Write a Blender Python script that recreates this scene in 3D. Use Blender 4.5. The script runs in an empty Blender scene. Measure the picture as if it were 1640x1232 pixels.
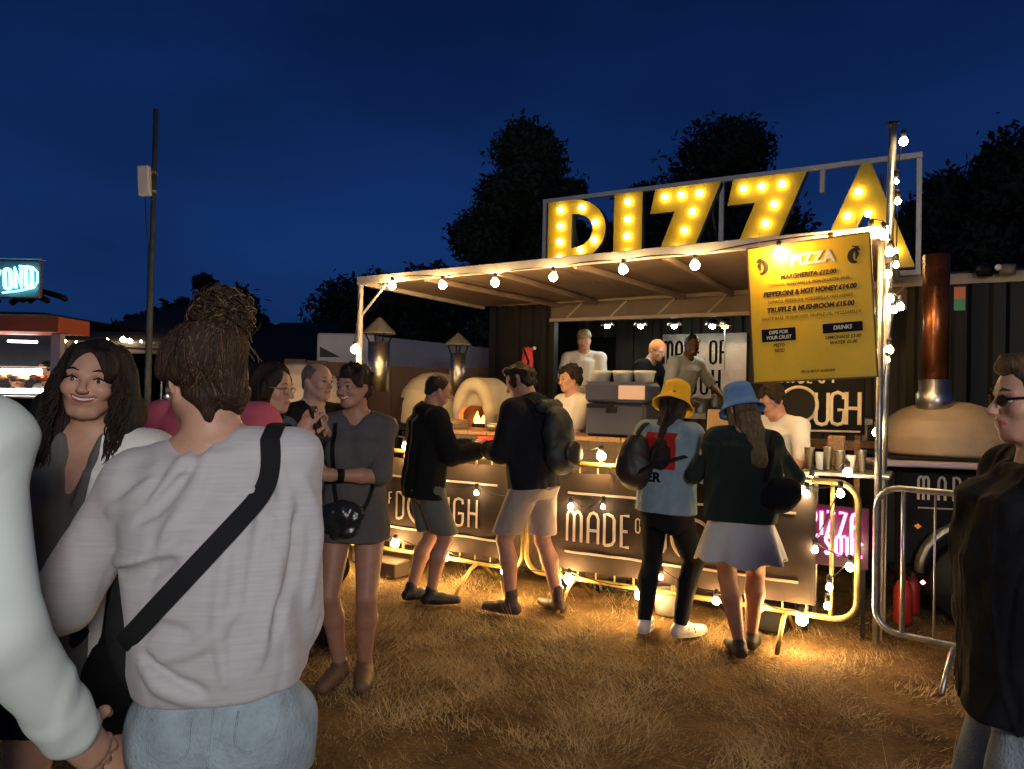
import bpy, math, random
import numpy as np
from mathutils import Matrix, Vector

# ------------------------------------------------------------------ camera, sky, light, exposure
sc = bpy.context.scene
COL = sc.collection
FPX, CAMH, PITCH, ROLL = 1180.0, 1.58, math.radians(0.68), math.radians(1.15)
cam_d = bpy.data.cameras.new('camera'); cam = bpy.data.objects.new('camera', cam_d); COL.objects.link(cam)
cam_d.sensor_fit = 'HORIZONTAL'; cam_d.sensor_width = 36.0; cam_d.lens = 36.0*FPX/1640.0
cam_d.clip_start = 0.05; cam_d.clip_end = 2000
CR = (Matrix.Rotation(math.pi/2+PITCH, 3, 'X') @ Matrix.Rotation(ROLL, 3, 'Z'))
cam.matrix_world = Matrix.Translation((0, 0, CAMH)) @ CR.to_4x4()
sc.camera = cam

world = bpy.data.worlds.new('World'); sc.world = world; world.use_nodes = True
wn = world.node_tree; wn.nodes.clear()
def N(t, ty, **k):
    n = t.nodes.new(ty)
    for a, b in k.items():
        if hasattr(n, a): setattr(n, a, b)
        else: n.inputs[a].default_value = b
    return n
w_out = N(wn, 'ShaderNodeOutputWorld'); w_bg = N(wn, 'ShaderNodeBackground')
sky = N(wn, 'ShaderNodeTexSky', sky_type='NISHITA', sun_disc=False, sun_elevation=math.radians(-3.0), sun_rotation=math.radians(200))
tc = N(wn, 'ShaderNodeTexCoord'); sx = N(wn, 'ShaderNodeSeparateXYZ')
ramp = N(wn, 'ShaderNodeValToRGB'); cr = ramp.color_ramp
cr.elements[0].position = 0.0; cr.elements[0].color = (0.0058, 0.0265, 0.105, 1)
cr.elements[1].position = 0.62; cr.elements[1].color = (0.0019, 0.0085, 0.042, 1)
e = cr.elements.new(0.2); e.color = (0.0044, 0.0220, 0.098, 1)
e = cr.elements.new(0.38); e.color = (0.0030, 0.0145, 0.072, 1)
cn = N(wn, 'ShaderNodeTexNoise'); cn.inputs['Scale'].default_value = 1.7; cn.inputs['Detail'].default_value = 4
mp = N(wn, 'ShaderNodeMapping'); mp.inputs['Scale'].default_value = (1, 1, 3)
cm = N(wn, 'ShaderNodeMapRange'); cm.inputs['From Min'].default_value = .3; cm.inputs['From Max'].default_value = .7
cm.inputs['To Min'].default_value = .62; cm.inputs['To Max'].default_value = 1.34
mul = N(wn, 'ShaderNodeVectorMath', operation='MULTIPLY'); add = N(wn, 'ShaderNodeVectorMath', operation='ADD')
sks = N(wn, 'ShaderNodeVectorMath', operation='SCALE'); sks.inputs['Scale'].default_value = 0.002
L = wn.links.new
L(tc.outputs['Generated'], sx.inputs[0]); L(sx.outputs['Z'], ramp.inputs[0])
L(tc.outputs['Generated'], mp.inputs[0]); L(mp.outputs[0], cn.inputs['Vector']); L(cn.outputs[0], cm.inputs[0])
L(ramp.outputs[0], mul.inputs[0]); L(cm.outputs[0], mul.inputs[1])
L(sky.outputs[0], sks.inputs[0]); L(mul.outputs[0], add.inputs[0]); L(sks.outputs[0], add.inputs[1])
L(add.outputs[0], w_bg.inputs[0]); w_bg.inputs[1].default_value = 1.0
L(w_bg.outputs[0], w_out.inputs[0])

sun_d = bpy.data.lights.new('sun', 'SUN'); sun_d.energy = 0.03; sun_d.angle = math.radians(12); sun_d.color = (.75, .85, 1)
sun = bpy.data.objects.new('sun', sun_d); COL.objects.link(sun); sun.rotation_euler = (math.radians(62), 0, math.radians(-20))

sc.view_settings.view_transform = 'Standard'; sc.view_settings.look = 'None'
sc.view_settings.exposure = 0.0; sc.view_settings.gamma = 1.0; sc.view_settings.use_curve_mapping = False
sc.cycles.use_denoising = True; sc.cycles.max_bounces = 6; sc.cycles.diffuse_bounces = 3
sc.cycles.glossy_bounces = 3; sc.cycles.transparent_max_bounces = 8; sc.cycles.sample_clamp_indirect = 4.0
sc.cycles.caustics_reflective = False; sc.cycles.caustics_refractive = False

# ------------------------------------------------------------------ small maths
def V(*a): return np.array(a, float)
def rx(a): c, s = math.cos(a), math.sin(a); return np.array([[1,0,0],[0,c,-s],[0,s,c]])
def ry(a): c, s = math.cos(a), math.sin(a); return np.array([[c,0,s],[0,1,0],[-s,0,c]])
def rz(a): c, s = math.cos(a), math.sin(a); return np.array([[c,-s,0],[s,c,0],[0,0,1]])
def unit(v): return v/(np.linalg.norm(v)+1e-12)
R_ = math.radians
CRn = np.array(CR)
def ray(px, py):
    d = CRn @ V((px-820)/FPX, -(py-616)/FPX, -1); return d/d[1]
def at(px, py, Y):                       # the point of depth Y seen at a pixel of the photograph
    r = ray(px, py); return V(0, 0, CAMH)+r*Y
U = unit(V(-.8688, .4952, 0)); NN = unit(V(.4952, .8688, 0)); UR = -U   # along the stall front, and into the stall
def on(px, py, d):                       # the point on the stall plane at distance d
    r = ray(px, py); Y = d/(r@NN); return V(0, 0, CAMH)+r*Y
def SP(s, d, z): return UR*s+NN*d+V(0, 0, z)          # stall coordinates: s to the right, d inwards, z up
def S_of(p): return float(p@UR)
def sz(px, py, d): p = on(px, py, d); return S_of(p), float(p[2])
STALL_ROT = math.atan2(UR[1], UR[0])

# ------------------------------------------------------------------ meshes
def mk(name, verts, faces, mats, parent=None, smooth=False, mi=None, loc=None):
    me = bpy.data.meshes.new(name)
    me.from_pydata([tuple(map(float, v)) for v in verts], [], [tuple(map(int, f)) for f in faces])
    return _fin(name, me, mats, parent, smooth, mi, loc)
def mk_np(name, verts, quads, mats, parent=None, smooth=True, mi=None, loc=None):
    me = bpy.data.meshes.new(name)
    n = len(quads); k = quads.shape[1] if n else 4
    me.vertices.add(len(verts)); me.vertices.foreach_set('co', np.ascontiguousarray(verts, np.float32).ravel())
    me.loops.add(n*k); me.loops.foreach_set('vertex_index', np.ascontiguousarray(quads, np.int32).ravel())
    me.polygons.add(n); me.polygons.foreach_set('loop_start', np.arange(0, n*k, k, dtype=np.int32))
    me.update(calc_edges=True)
    return _fin(name, me, mats, parent, smooth, mi, loc)
def _fin(name, me, mats, parent, smooth, mi, loc):
    for m in (mats if isinstance(mats, (list, tuple)) else [mats]): me.materials.append(m)
    if smooth: me.polygons.foreach_set('use_smooth', np.ones(len(me.polygons), bool))
    if mi is not None: me.polygons.foreach_set('material_index', np.asarray(mi, np.int32))
    me.validate(); me.update()
    o = bpy.data.objects.new(name, me); COL.objects.link(o)
    if parent is not None: o.parent = parent
    if loc is not None: o.location = tuple(map(float, loc))
    return o
def thing(name, label, cat, loc=(0, 0, 0), rot=0.0, group=None):
    o = bpy.data.objects.new(name, None); COL.objects.link(o); o.empty_display_size = .1
    o.location = tuple(map(float, loc)); o.rotation_euler = (0, 0, rot)
    return tag(o, label, cat, group)
def tag(o, label, cat, group=None):
    o['label'] = label; o['category'] = cat
    if group: o['group'] = group
    return o
def kind(o, k, label=None):
    o['kind'] = k
    if label: o['label'] = label
    return o

class MB:                                 # collects pieces into one mesh
    def __init__(s): s.v = []; s.f = []; s.m = []
    def _a(s, vs, fs, m=0):
        b = len(s.v); s.v += [tuple(v) for v in vs]; s.f += [tuple(b+i for i in f) for f in fs]; s.m += [m]*len(fs)
    def box(s, c, size, R=None, m=0, bev=0.0):
        hx, hy, hz = [q/2 for q in size]; R = np.eye(3) if R is None else R
        if bev <= 0:
            vs = [V(c[0], c[1], c[2])+R@V(x*hx, y*hy, z*hz) for x in (-1, 1) for y in (-1, 1) for z in (-1, 1)]
            s._a(vs, [(0,1,3,2),(4,6,7,5),(0,4,5,1),(2,3,7,6),(0,2,6,4),(1,5,7,3)], m)
        else:
            b = min(bev, .45*min(size)); vs = []; idx = {}
            for x in (-1, 1):
                for y in (-1, 1):
                    for z in (-1, 1):
                        for ax in range(3):
                            p = [x*(hx-b), y*(hy-b), z*(hz-b)]; p[ax] = (x, y, z)[ax]*(hx, hy, hz)[ax]
                            idx[(x, y, z, ax)] = len(vs); vs.append(V(*c)+R@V(*p))
            fs = []
            for ax in range(3):
                o1, o2 = [a for a in range(3) if a != ax]
                for sg in (-1, 1):
                    q = []
                    for a, b2 in ((-1, -1), (1, -1), (1, 1), (-1, 1)):
                        k = [0, 0, 0]; k[ax] = sg; k[o1] = a; k[o2] = b2; q.append(idx[(*k, ax)])
                    flip = (sg > 0) == (ax == 1)
                    fs.append(tuple(reversed(q)) if flip else tuple(q))
                for a in (-1, 1):
                    for b2 in (-1, 1):
                        k1 = [0, 0, 0]; k2 = [0, 0, 0]; k1[o1] = k2[o1] = a; k1[o2] = k2[o2] = b2; k1[ax] = -1; k2[ax] = 1
                        q = [idx[(*k1, o1)], idx[(*k2, o1)], idx[(*k2, o2)], idx[(*k1, o2)]]
                        fs.append(tuple(q))
            for x in (-1, 1):
                for y in (-1, 1):
                    for z in (-1, 1): fs.append(tuple(idx[(x, y, z, a)] for a in range(3)))
            s._a(vs, fs, m)
    def tube(s, pts, r, n=8, m=0, cap=True, flat=None):
        pts = [np.asarray(p, float) for p in pts]; k = len(pts)
        rs = r if hasattr(r, '__len__') else [r]*k
        t0 = unit(pts[1]-pts[0]); up = V(0, 0, 1) if abs(t0[2]) < .9 else V(1, 0, 0)
        a = unit(np.cross(t0, up)); vs = []
        for i, p in enumerate(pts):
            t = unit(pts[min(i+1, k-1)]-pts[max(i-1, 0)]); a = unit(a-t*(a@t)); b = np.cross(t, a)
            for j in range(n):
                w = 2*math.pi*j/n; o = a*math.cos(w)+b*math.sin(w)
                if flat is not None: o = o-flat[0]*(o@flat[0])*(1-flat[1])
                vs.append(p+o*rs[i])
        fs = [(i*n+j, i*n+(j+1) % n, (i+1)*n+(j+1) % n, (i+1)*n+j) for i in range(k-1) for j in range(n)]
        if cap: fs += [tuple(range(n-1, -1, -1)), tuple((k-1)*n+j for j in range(n))]
        s._a(vs, fs, m)
    def lathe(s, prof, c=(0, 0, 0), n=24, m=0, R=None, wob=None):
        R = np.eye(3) if R is None else R; vs = []
        for (r, z) in prof:
            for j in range(n):
                w = 2*math.pi*j/n; rr = r if wob is None else r*(1+wob(w, z))
                vs.append(V(*c)+R@V(rr*math.cos(w), rr*math.sin(w), z))
        k = len(prof)
        fs = [(i*n+j, i*n+(j+1) % n, (i+1)*n+(j+1) % n, (i+1)*n+j) for i in range(k-1) for j in range(n)]
        if prof[0][0] > 1e-4: fs.append(tuple(range(n-1, -1, -1)))
        if prof[-1][0] > 1e-4: fs.append(tuple((k-1)*n+j for j in range(n)))
        s._a(vs, fs, m)
    def quad(s, a, b, c, d, m=0): s._a([a, b, c, d], [(0, 1, 2, 3)], m)
    def prism(s, poly, R, o, y0, y1, m=0):    # poly in (x, z), from depth y0 to y1
        n = len(poly); vs = [o+R@V(x, y, z) for y in (y0, y1) for x, z in poly]
        s._a(vs, [tuple(range(n)), tuple(range(2*n-1, n-1, -1))]+[(i, i+n, (i+1) % n+n, (i+1) % n) for i in range(n)], m)
    def build(s, name, mats, parent=None, smooth=False, loc=None):
        return mk(name, s.v, s.f, mats, parent, smooth, s.m, loc)
SR = rz(STALL_ROT)                         # local x along UR, y into the stall

# ------------------------------------------------------------------ implicit bodies: smooth unions meshed by surface nets
def sines(x, y, z, seed, octs=3):
    g = np.random.RandomState(seed); o = 0
    for i in range(octs*3):
        f = 1.7**(i//3); k = g.normal(size=3); k *= f/np.linalg.norm(k); k2 = g.normal(size=3)*f*.6
        o = o+np.sin(k[0]*x+k[1]*y+k[2]*z+g.uniform(0, 6.3)+1.3*np.sin(k2[0]*x+k2[1]*y+k2[2]*z+g.uniform(0, 6.3)))/f
    return o/2.2
class Field:
    def __init__(s): s.ops = []
    def _op(s, lo, hi, fn, k, op): s.ops.append((np.array(lo)-k-.01, np.array(hi)+k+.01, fn, k, op)); return s
    def cap(s, a, b, ra, rb, k=.02, op='add', sq=None):
        a = np.asarray(a, float); b = np.asarray(b, float); ba = b-a; L2 = ba@ba+1e-12; R = max(ra, rb)
        if sq: R = R*max(1, sq[1])
        def fn(x, y, z):
            t = np.clip(((x-a[0])*ba[0]+(y-a[1])*ba[1]+(z-a[2])*ba[2])/L2, 0, 1)
            qx, qy, qz = x-a[0]-t*ba[0], y-a[1]-t*ba[1], z-a[2]-t*ba[2]
            if sq:
                f, w = sq; dt = (qx*f[0]+qy*f[1]+qz*f[2])*(1/w-1); qx, qy, qz = qx+f[0]*dt, qy+f[1]*dt, qz+f[2]*dt
            return np.sqrt(qx*qx+qy*qy+qz*qz)-(ra+(rb-ra)*t)
        return s._op(np.minimum(a, b)-R, np.maximum(a, b)+R, fn, k, op)
    def ell(s, c, r, k=.02, R=None, op='add'):
        c = np.asarray(c, float); r = np.asarray(r, float); R = np.eye(3) if R is None else R; m = r.max()
        def fn(x, y, z):
            X, Y, Z = x-c[0], y-c[1], z-c[2]
            u = (R[0,0]*X+R[1,0]*Y+R[2,0]*Z)/r[0]; v = (R[0,1]*X+R[1,1]*Y+R[2,1]*Z)/r[1]; w = (R[0,2]*X+R[1,2]*Y+R[2,2]*Z)/r[2]
            k0 = np.sqrt(u*u+v*v+w*w); k1 = np.sqrt((u/r[0])**2+(v/r[1])**2+(w/r[2])**2)+1e-6
            return k0*(k0-1)/k1
        return s._op(c-m, c+m, fn, k, op)
    def loft(s, rows, k=.02, R=None, o=(0, 0, 0), p=2.3, fold=None, op='add', seed=0, end=.012):
        rows = sorted(rows); A = np.array(rows, float); R = np.eye(3) if R is None else R; o = np.asarray(o, float)
        zz, cx, cy, ax, ay = A.T; c0 = V((cx.min()+cx.max())/2, (cy.min()+cy.max())/2, (zz[0]+zz[-1])/2)
        m = np.linalg.norm([ax.max()+np.ptp(cx)/2, ay.max()+np.ptp(cy)/2, (zz[-1]-zz[0])/2])+.02; C = o+R@c0
        ext = np.abs(R)@V(ax.max()+np.ptp(cx)/2, ay.max()+np.ptp(cy)/2, (zz[-1]-zz[0])/2)+.02
        def fn(x, y, z):
            X, Y, Z = x-o[0], y-o[1], z-o[2]
            lx = R[0,0]*X+R[1,0]*Y+R[2,0]*Z; ly = R[0,1]*X+R[1,1]*Y+R[2,1]*Z; lz = R[0,2]*X+R[1,2]*Y+R[2,2]*Z
            f = lambda q: np.interp(lz, zz, q)
            rxx, ryy = f(ax), f(ay); u, v = (lx-f(cx))/rxx, (ly-f(cy))/ryy
            d = ((np.abs(u)**p+np.abs(v)**p)**(1/p)-1)*np.minimum(rxx, ryy)
            if fold: d = d+fold(np.arctan2(v, u), lx, ly, lz)
            e1, e2 = lz-zz[-1], zz[0]-lz; e = np.maximum(e1, e2)
            h = np.clip(.5+.5*(d-e)/end, 0, 1); return e*(1-h)+d*h+end*h*(1-h)
        return s._op(C-ext, C+ext, fn, k, op)
    def build(s, h, disp=None):
        adds = [q for q in s.ops if q[4] == 'add']
        lo = np.min([q[0] for q in adds], 0)-3*h; hi = np.max([q[1] for q in adds], 0)+3*h
        n = np.ceil((hi-lo)/h).astype(int)+1; F = np.full(n, .5, np.float32)
        g = [lo[i]+h*np.arange(n[i]) for i in range(3)]
        for l, u, fn, k, op in s.ops:
            i0 = np.clip(np.floor((l-lo)/h).astype(int), 0, n-1); i1 = np.clip(np.ceil((u-lo)/h).astype(int)+1, 1, n)
            if (i1 <= i0).any(): continue
            sl = tuple(slice(a, b) for a, b in zip(i0, i1))
            x, y, z = g[0][sl[0]][:, None, None], g[1][sl[1]][None, :, None], g[2][sl[2]][None, None, :]
            d = fn(x, y, z).astype(np.float32); A = F[sl]
            if op == 'add':
                hh = np.clip(.5+.5*(A-d)/k, 0, 1); F[sl] = A*(1-hh)+d*hh-k*hh*(1-hh)
            else:
                d = -d; hh = np.clip(.5+.5*(d-A)/k, 0, 1); F[sl] = A*(1-hh)+d*hh+k*hh*(1-hh)
        if disp is not None: F += disp(g[0][:, None, None], g[1][None, :, None], g[2][None, None, :]).astype(np.float32)*(np.abs(F) < .08)
        for ax in range(3):
            e = [slice(None)]*3; e[ax] = 0; F[tuple(e)] = .5; e[ax] = -1; F[tuple(e)] = .5
        return nets(F, lo, h)
def nets(F, org, h):
    S = F < 0; C = [(i, j, k) for i in (0, 1) for j in (0, 1) for k in (0, 1)]
    cnt = np.zeros(tuple(q-1 for q in F.shape), np.int8)
    sub = lambda A, c: A[c[0]:A.shape[0]-1+c[0], c[1]:A.shape[1]-1+c[1], c[2]:A.shape[2]-1+c[2]]
    for c in C: cnt += sub(S, c)
    idx = np.argwhere((cnt > 0) & (cnt < 8))
    acc = np.zeros((len(idx), 3)); num = np.zeros(len(idx))
    val = {c: F[idx[:, 0]+c[0], idx[:, 1]+c[1], idx[:, 2]+c[2]] for c in C}
    for c in C:
        for ax in range(3):
            if c[ax]: continue
            e = list(c); e[ax] = 1; e = tuple(e); a, b = val[c], val[e]; m = (a < 0) != (b < 0)
            t = np.where(m, a/np.where(m, a-b, 1), 0)
            P = np.array(c)[None, :]+np.zeros((len(idx), 3)); P[:, ax] += t; acc += P*m[:, None]; num += m
    vs = (idx+acc/num[:, None])*h+org
    ids = np.full(cnt.shape, -1, np.int64); ids[tuple(idx.T)] = np.arange(len(idx)); Q = []
    for ax in range(3):
        b, c = (ax+1) % 3, (ax+2) % 3
        s1 = [slice(None)]*3; s2 = [slice(None)]*3; s1[ax] = slice(0, -1); s2[ax] = slice(1, None)
        ch = S[tuple(s1)] != S[tuple(s2)]; E = np.argwhere(ch); E = E[(E[:, b] > 0) & (E[:, c] > 0)]
        E = E[(E[:, b] < cnt.shape[b]) & (E[:, c] < cnt.shape[c])]
        o = [np.zeros(3, int) for _ in range(4)]; o[0][b] = -1; o[0][c] = -1; o[1][c] = -1; o[3][b] = -1
        q = np.stack([ids[tuple((E+k).T)] for k in o], 1)
        fl = ~S[tuple(E.T)]; q[fl] = q[fl][:, ::-1]; Q.append(q)
    Q = np.concatenate(Q); return vs, Q[(Q >= 0).all(1)]

# ------------------------------------------------------------------ materials
def mat(name, col, rough=.8, metal=0., var=0., vs=8., bump=0., bs=60., emit=None, es=0., alpha=1., spec=.5, sheen=0., stretch=(1, 1, 1), col2=None, coat=0., trans=0.):
    m = bpy.data.materials.new(name); m.use_nodes = True; t = m.node_tree; b = t.nodes['Principled BSDF']
    b.inputs['Roughness'].default_value = rough; b.inputs['Metallic'].default_value = metal
    b.inputs['Specular IOR Level'].default_value = spec; b.inputs['Alpha'].default_value = alpha
    b.inputs['Coat Weight'].default_value = coat; b.inputs['Transmission Weight'].default_value = trans
    if sheen: b.inputs['Sheen Weight'].default_value = sheen
    b.inputs['Base Color'].default_value = (*col, 1)
    if emit is not None: b.inputs['Emission Color'].default_value = (*emit, 1); b.inputs['Emission Strength'].default_value = es
    if var or bump:
        tc = N(t, 'ShaderNodeTexCoord'); mp = N(t, 'ShaderNodeMapping'); mp.inputs['Scale'].default_value = stretch
        t.links.new(tc.outputs['Object'], mp.inputs[0])
    if var:
        n = N(t, 'ShaderNodeTexNoise'); n.inputs['Scale'].default_value = vs; n.inputs['Detail'].default_value = 6; n.inputs['Roughness'].default_value = .65
        r = N(t, 'ShaderNodeValToRGB'); r.color_ramp.elements[0].position = .3; r.color_ramp.elements[1].position = .7
        c2 = col2 if col2 else tuple(c*(1-var) for c in col)
        r.color_ramp.elements[0].color = (*c2, 1); r.color_ramp.elements[1].color = (*[min(1, c*(1+var*.5)) for c in col], 1)
        t.links.new(mp.outputs[0], n.inputs['Vector']); t.links.new(n.outputs[0], r.inputs[0]); t.links.new(r.outputs[0], b.inputs['Base Color'])
        mr = N(t, 'ShaderNodeMapRange'); mr.inputs['To Min'].default_value = max(0, rough-.12); mr.inputs['To Max'].default_value = min(1, rough+.1)
        t.links.new(n.outputs[0], mr.inputs[0]); t.links.new(mr.outputs[0], b.inputs['Roughness'])
    if bump:
        n2 = N(t, 'ShaderNodeTexNoise'); n2.inputs['Scale'].default_value = bs; n2.inputs['Detail'].default_value = 4
        bp = N(t, 'ShaderNodeBump'); bp.inputs['Strength'].default_value = bump; bp.inputs['Distance'].default_value = .01
        t.links.new(mp.outputs[0], n2.inputs['Vector']); t.links.new(n2.outputs[0], bp.inputs['Height']); t.links.new(bp.outputs[0], b.inputs['Normal'])
    return m
def cloth(name, col, bump=.25, bs=180, var=.12, rough=.92, vs=14): return mat(name, col, rough, var=var, vs=vs, bump=bump, bs=bs, spec=.15)
M = {}
M['skin'] = mat('skin', (.50, .27, .185), .5, var=.12, vs=30, bump=.12, bs=220, spec=.4)
M['skin_tan'] = mat('skin_tan', (.43, .21, .135), .5, var=.12, vs=30, bump=.12, bs=220, spec=.4)
M['skin_dark'] = mat('skin_dark', (.09, .045, .028), .45, var=.1, vs=30, spec=.5)
M['lip'] = mat('lip', (.40, .12, .10), .4)
M['tooth'] = mat('tooth', (.75, .70, .62), .25)
M['eye'] = mat('eye', (.62, .58, .55), .15)
M['iris'] = mat('iris', (.03, .02, .015), .1)
def hairmat(n, c, c2): return mat(n, c, .58, var=.6, vs=26, bump=.6, bs=90, stretch=(3, 3, .35), col2=c2, spec=.22)
M['hair_dark'] = hairmat('dark_hair', (.022, .014, .010), (.008, .005, .004))
M['hair_brown'] = hairmat('brown_hair', (.085, .048, .024), (.022, .012, .007))
M['hair_light'] = hairmat('honey_hair', (.15, .09, .045), (.07, .04, .02))
M['hair_grey'] = hairmat('grey_hair', (.16, .12, .09), (.07, .05, .04))
M['black'] = mat('black_metal', (.007, .007, .008), .6, var=.3, vs=12, spec=.12)
M['blackcloth'] = cloth('black_cloth', (.013, .013, .015))
M['galv'] = mat('galvanised_steel', (.42, .42, .40), .38, .85, var=.35, vs=22, bump=.1, bs=90)
M['whitepaint'] = mat('white_paint', (.62, .61, .60), .45, var=.15, vs=7)
M['steel'] = mat('brushed_steel', (.50, .48, .45), .36, 1., var=.25, vs=14, stretch=(1, 1, 12))
M['cream'] = mat('cream_lettering', (.72, .62, .50), .7, var=.12, vs=30)
M['white'] = mat('white_plastic', (.70, .70, .68), .45)
M['wood'] = mat('planed_wood', (.34, .19, .09), .55, var=.5, vs=9, bump=.2, bs=40, stretch=(1, 9, 9), col2=(.17, .085, .04))
M['red'] = mat('red_plastic', (.45, .03, .02), .4, var=.2)
M['rubber'] = mat('black_rubber', (.012, .012, .012), .7, var=.3, vs=30)
M['cable'] = mat('black_cable', (.01, .01, .01), .6)
BULB = mat('lit_warm_bulb', (1, .8, .5), .3, emit=(1.0, .61, .23), es=350)
BULB2 = mat('lit_white_bulb', (1, .9, .7), .3, emit=(1.0, .74, .38), es=115)
# ------------------------------------------------------------------ ground
def ground_mat():
    m = bpy.data.materials.new('dry_ground'); m.use_nodes = True; t = m.node_tree; b = t.nodes['Principled BSDF']; b.inputs['Roughness'].default_value = .95
    b.inputs['Specular IOR Level'].default_value = .1
    tc = N(t, 'ShaderNodeTexCoord'); n = N(t, 'ShaderNodeTexNoise'); n.inputs['Scale'].default_value = 1.6; n.inputs['Detail'].default_value = 8; n.inputs['Roughness'].default_value = .7
    r = N(t, 'ShaderNodeValToRGB'); r.color_ramp.elements[0].position = .35; r.color_ramp.elements[1].position = .68
    r.color_ramp.elements[0].color = (.055, .032, .015, 1); r.color_ramp.elements[1].color = (.24, .15, .06, 1)
    n2 = N(t, 'ShaderNodeTexNoise'); n2.inputs['Scale'].default_value = 45; n2.inputs['Detail'].default_value = 5
    bp = N(t, 'ShaderNodeBump'); bp.inputs['Strength'].default_value = .8; bp.inputs['Distance'].default_value = .03
    t.links.new(tc.outputs['Object'], n.inputs['Vector']); t.links.new(tc.outputs['Object'], n2.inputs['Vector']); t.links.new(n.outputs[0], r.inputs[0])
    t.links.new(r.outputs[0], b.inputs['Base Color']); t.links.new(n2.outputs[0], bp.inputs['Height']); t.links.new(bp.outputs[0], b.inputs['Normal'])
    return m
rng = np.random.RandomState(3)
xs = np.concatenate([-np.geomspace(400, 12, 14), np.linspace(-11, 11, 100), np.geomspace(12, 400, 14)])
ys = np.concatenate([-np.geomspace(60, 3, 8), np.linspace(-2, 14, 90), np.geomspace(15, 600, 16)])
GX, GY = np.meshgrid(xs, ys, indexing='ij')
def gz(x, y): return -.012+.014*sines(x*2.2, y*2.2, 0*x, 5)*(np.abs(x) < 11.5)*(y < 14.5)*(y > -2.5)
gv = np.stack([GX, GY, gz(GX, GY)], -1).reshape(-1, 3); a, b2 = len(xs), len(ys)
I = (np.arange(a-1)[:, None]*b2+np.arange(b2-1)[None]).ravel()
g = mk_np('ground', gv, np.stack([I, I+b2, I+b2+1, I+1], 1), ground_mat(), smooth=True); kind(g, 'structure', 'trampled dry festival field')

def blades(n, x0, x1, y0, y1, hmin, hmax, w, seed, patch=True):
    r = np.random.RandomState(seed); x = r.uniform(x0, x1, n); y = y0+(y1-y0)*r.uniform(0, 1, n)**1.3
    if patch:
        k = (sines(x*1.7, y*1.7, 0*x, 9)+r.normal(0, .45, n)) > -.45; x, y = x[k], y[k]; n = len(x)
    tu = sines(x*9, y*9, 0*x, 21); h = r.uniform(hmin, hmax, n)*(1+.7*tu); a = r.uniform(0, 6.283, n)*.55+2.5*sines(x*3, y*3, 0*x, 31); ln = r.uniform(.4, 1.9, n)
    dx, dy = np.cos(a), np.sin(a); z0 = gz(x, y)-.004
    tip = np.stack([x+dx*h*ln, y+dy*h*ln, z0+h*r.uniform(.35, 1, n)], 1); b0 = np.stack([x-dy*w, y+dx*w, z0], 1); b1 = np.stack([x+dy*w, y-dx*w, z0], 1)
    v = np.stack([b0, b1, tip], 1).reshape(-1, 3); return v, np.arange(n*3).reshape(-1, 3), np.repeat(np.clip(.5+.25*r.normal(size=n)+.3*tu, 0, 1), 3)
gm = bpy.data.materials.new('straw_grass'); gm.use_nodes = True; t = gm.node_tree; b = t.nodes['Principled BSDF']; b.inputs['Roughness'].default_value = .65; b.inputs['Specular IOR Level'].default_value = .25
at_ = N(t, 'ShaderNodeAttribute', attribute_name='tone'); r = N(t, 'ShaderNodeValToRGB'); r.color_ramp.elements[0].color = (.10, .062, .024, 1); r.color_ramp.elements[1].color = (.54, .40, .19, 1)
e = r.color_ramp.elements.new(.35); e.color = (.27, .18, .075, 1); e = r.color_ramp.elements.new(.7); e.color = (.42, .295, .125, 1)
t.links.new(at_.outputs['Fac'], r.inputs[0]); t.links.new(r.outputs[0], b.inputs['Base Color'])
vs, fs, ts = [], [], []; off = 0
for a in ((170000, -3.6, 4.2, 1.6, 7.2, .012, .045, .0022, 1), (26000, -7, 7, 6.5, 13, .02, .06, .005, 2), (22000, -3.2, 3.8, 2.0, 7.4, .04, .11, .0019, 4)):
    v, f, q = blades(*a); vs.append(v); fs.append(f+off); ts.append(q); off += len(v)
go = mk_np('dry_grass', np.concatenate(vs), np.concatenate(fs), gm, smooth=False); kind(go, 'stuff', 'short yellowed dry grass over the field')
at0 = go.data.attributes.new('tone', 'FLOAT', 'POINT'); at0.data.foreach_set('value', np.concatenate(ts).astype(np.float32))

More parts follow.
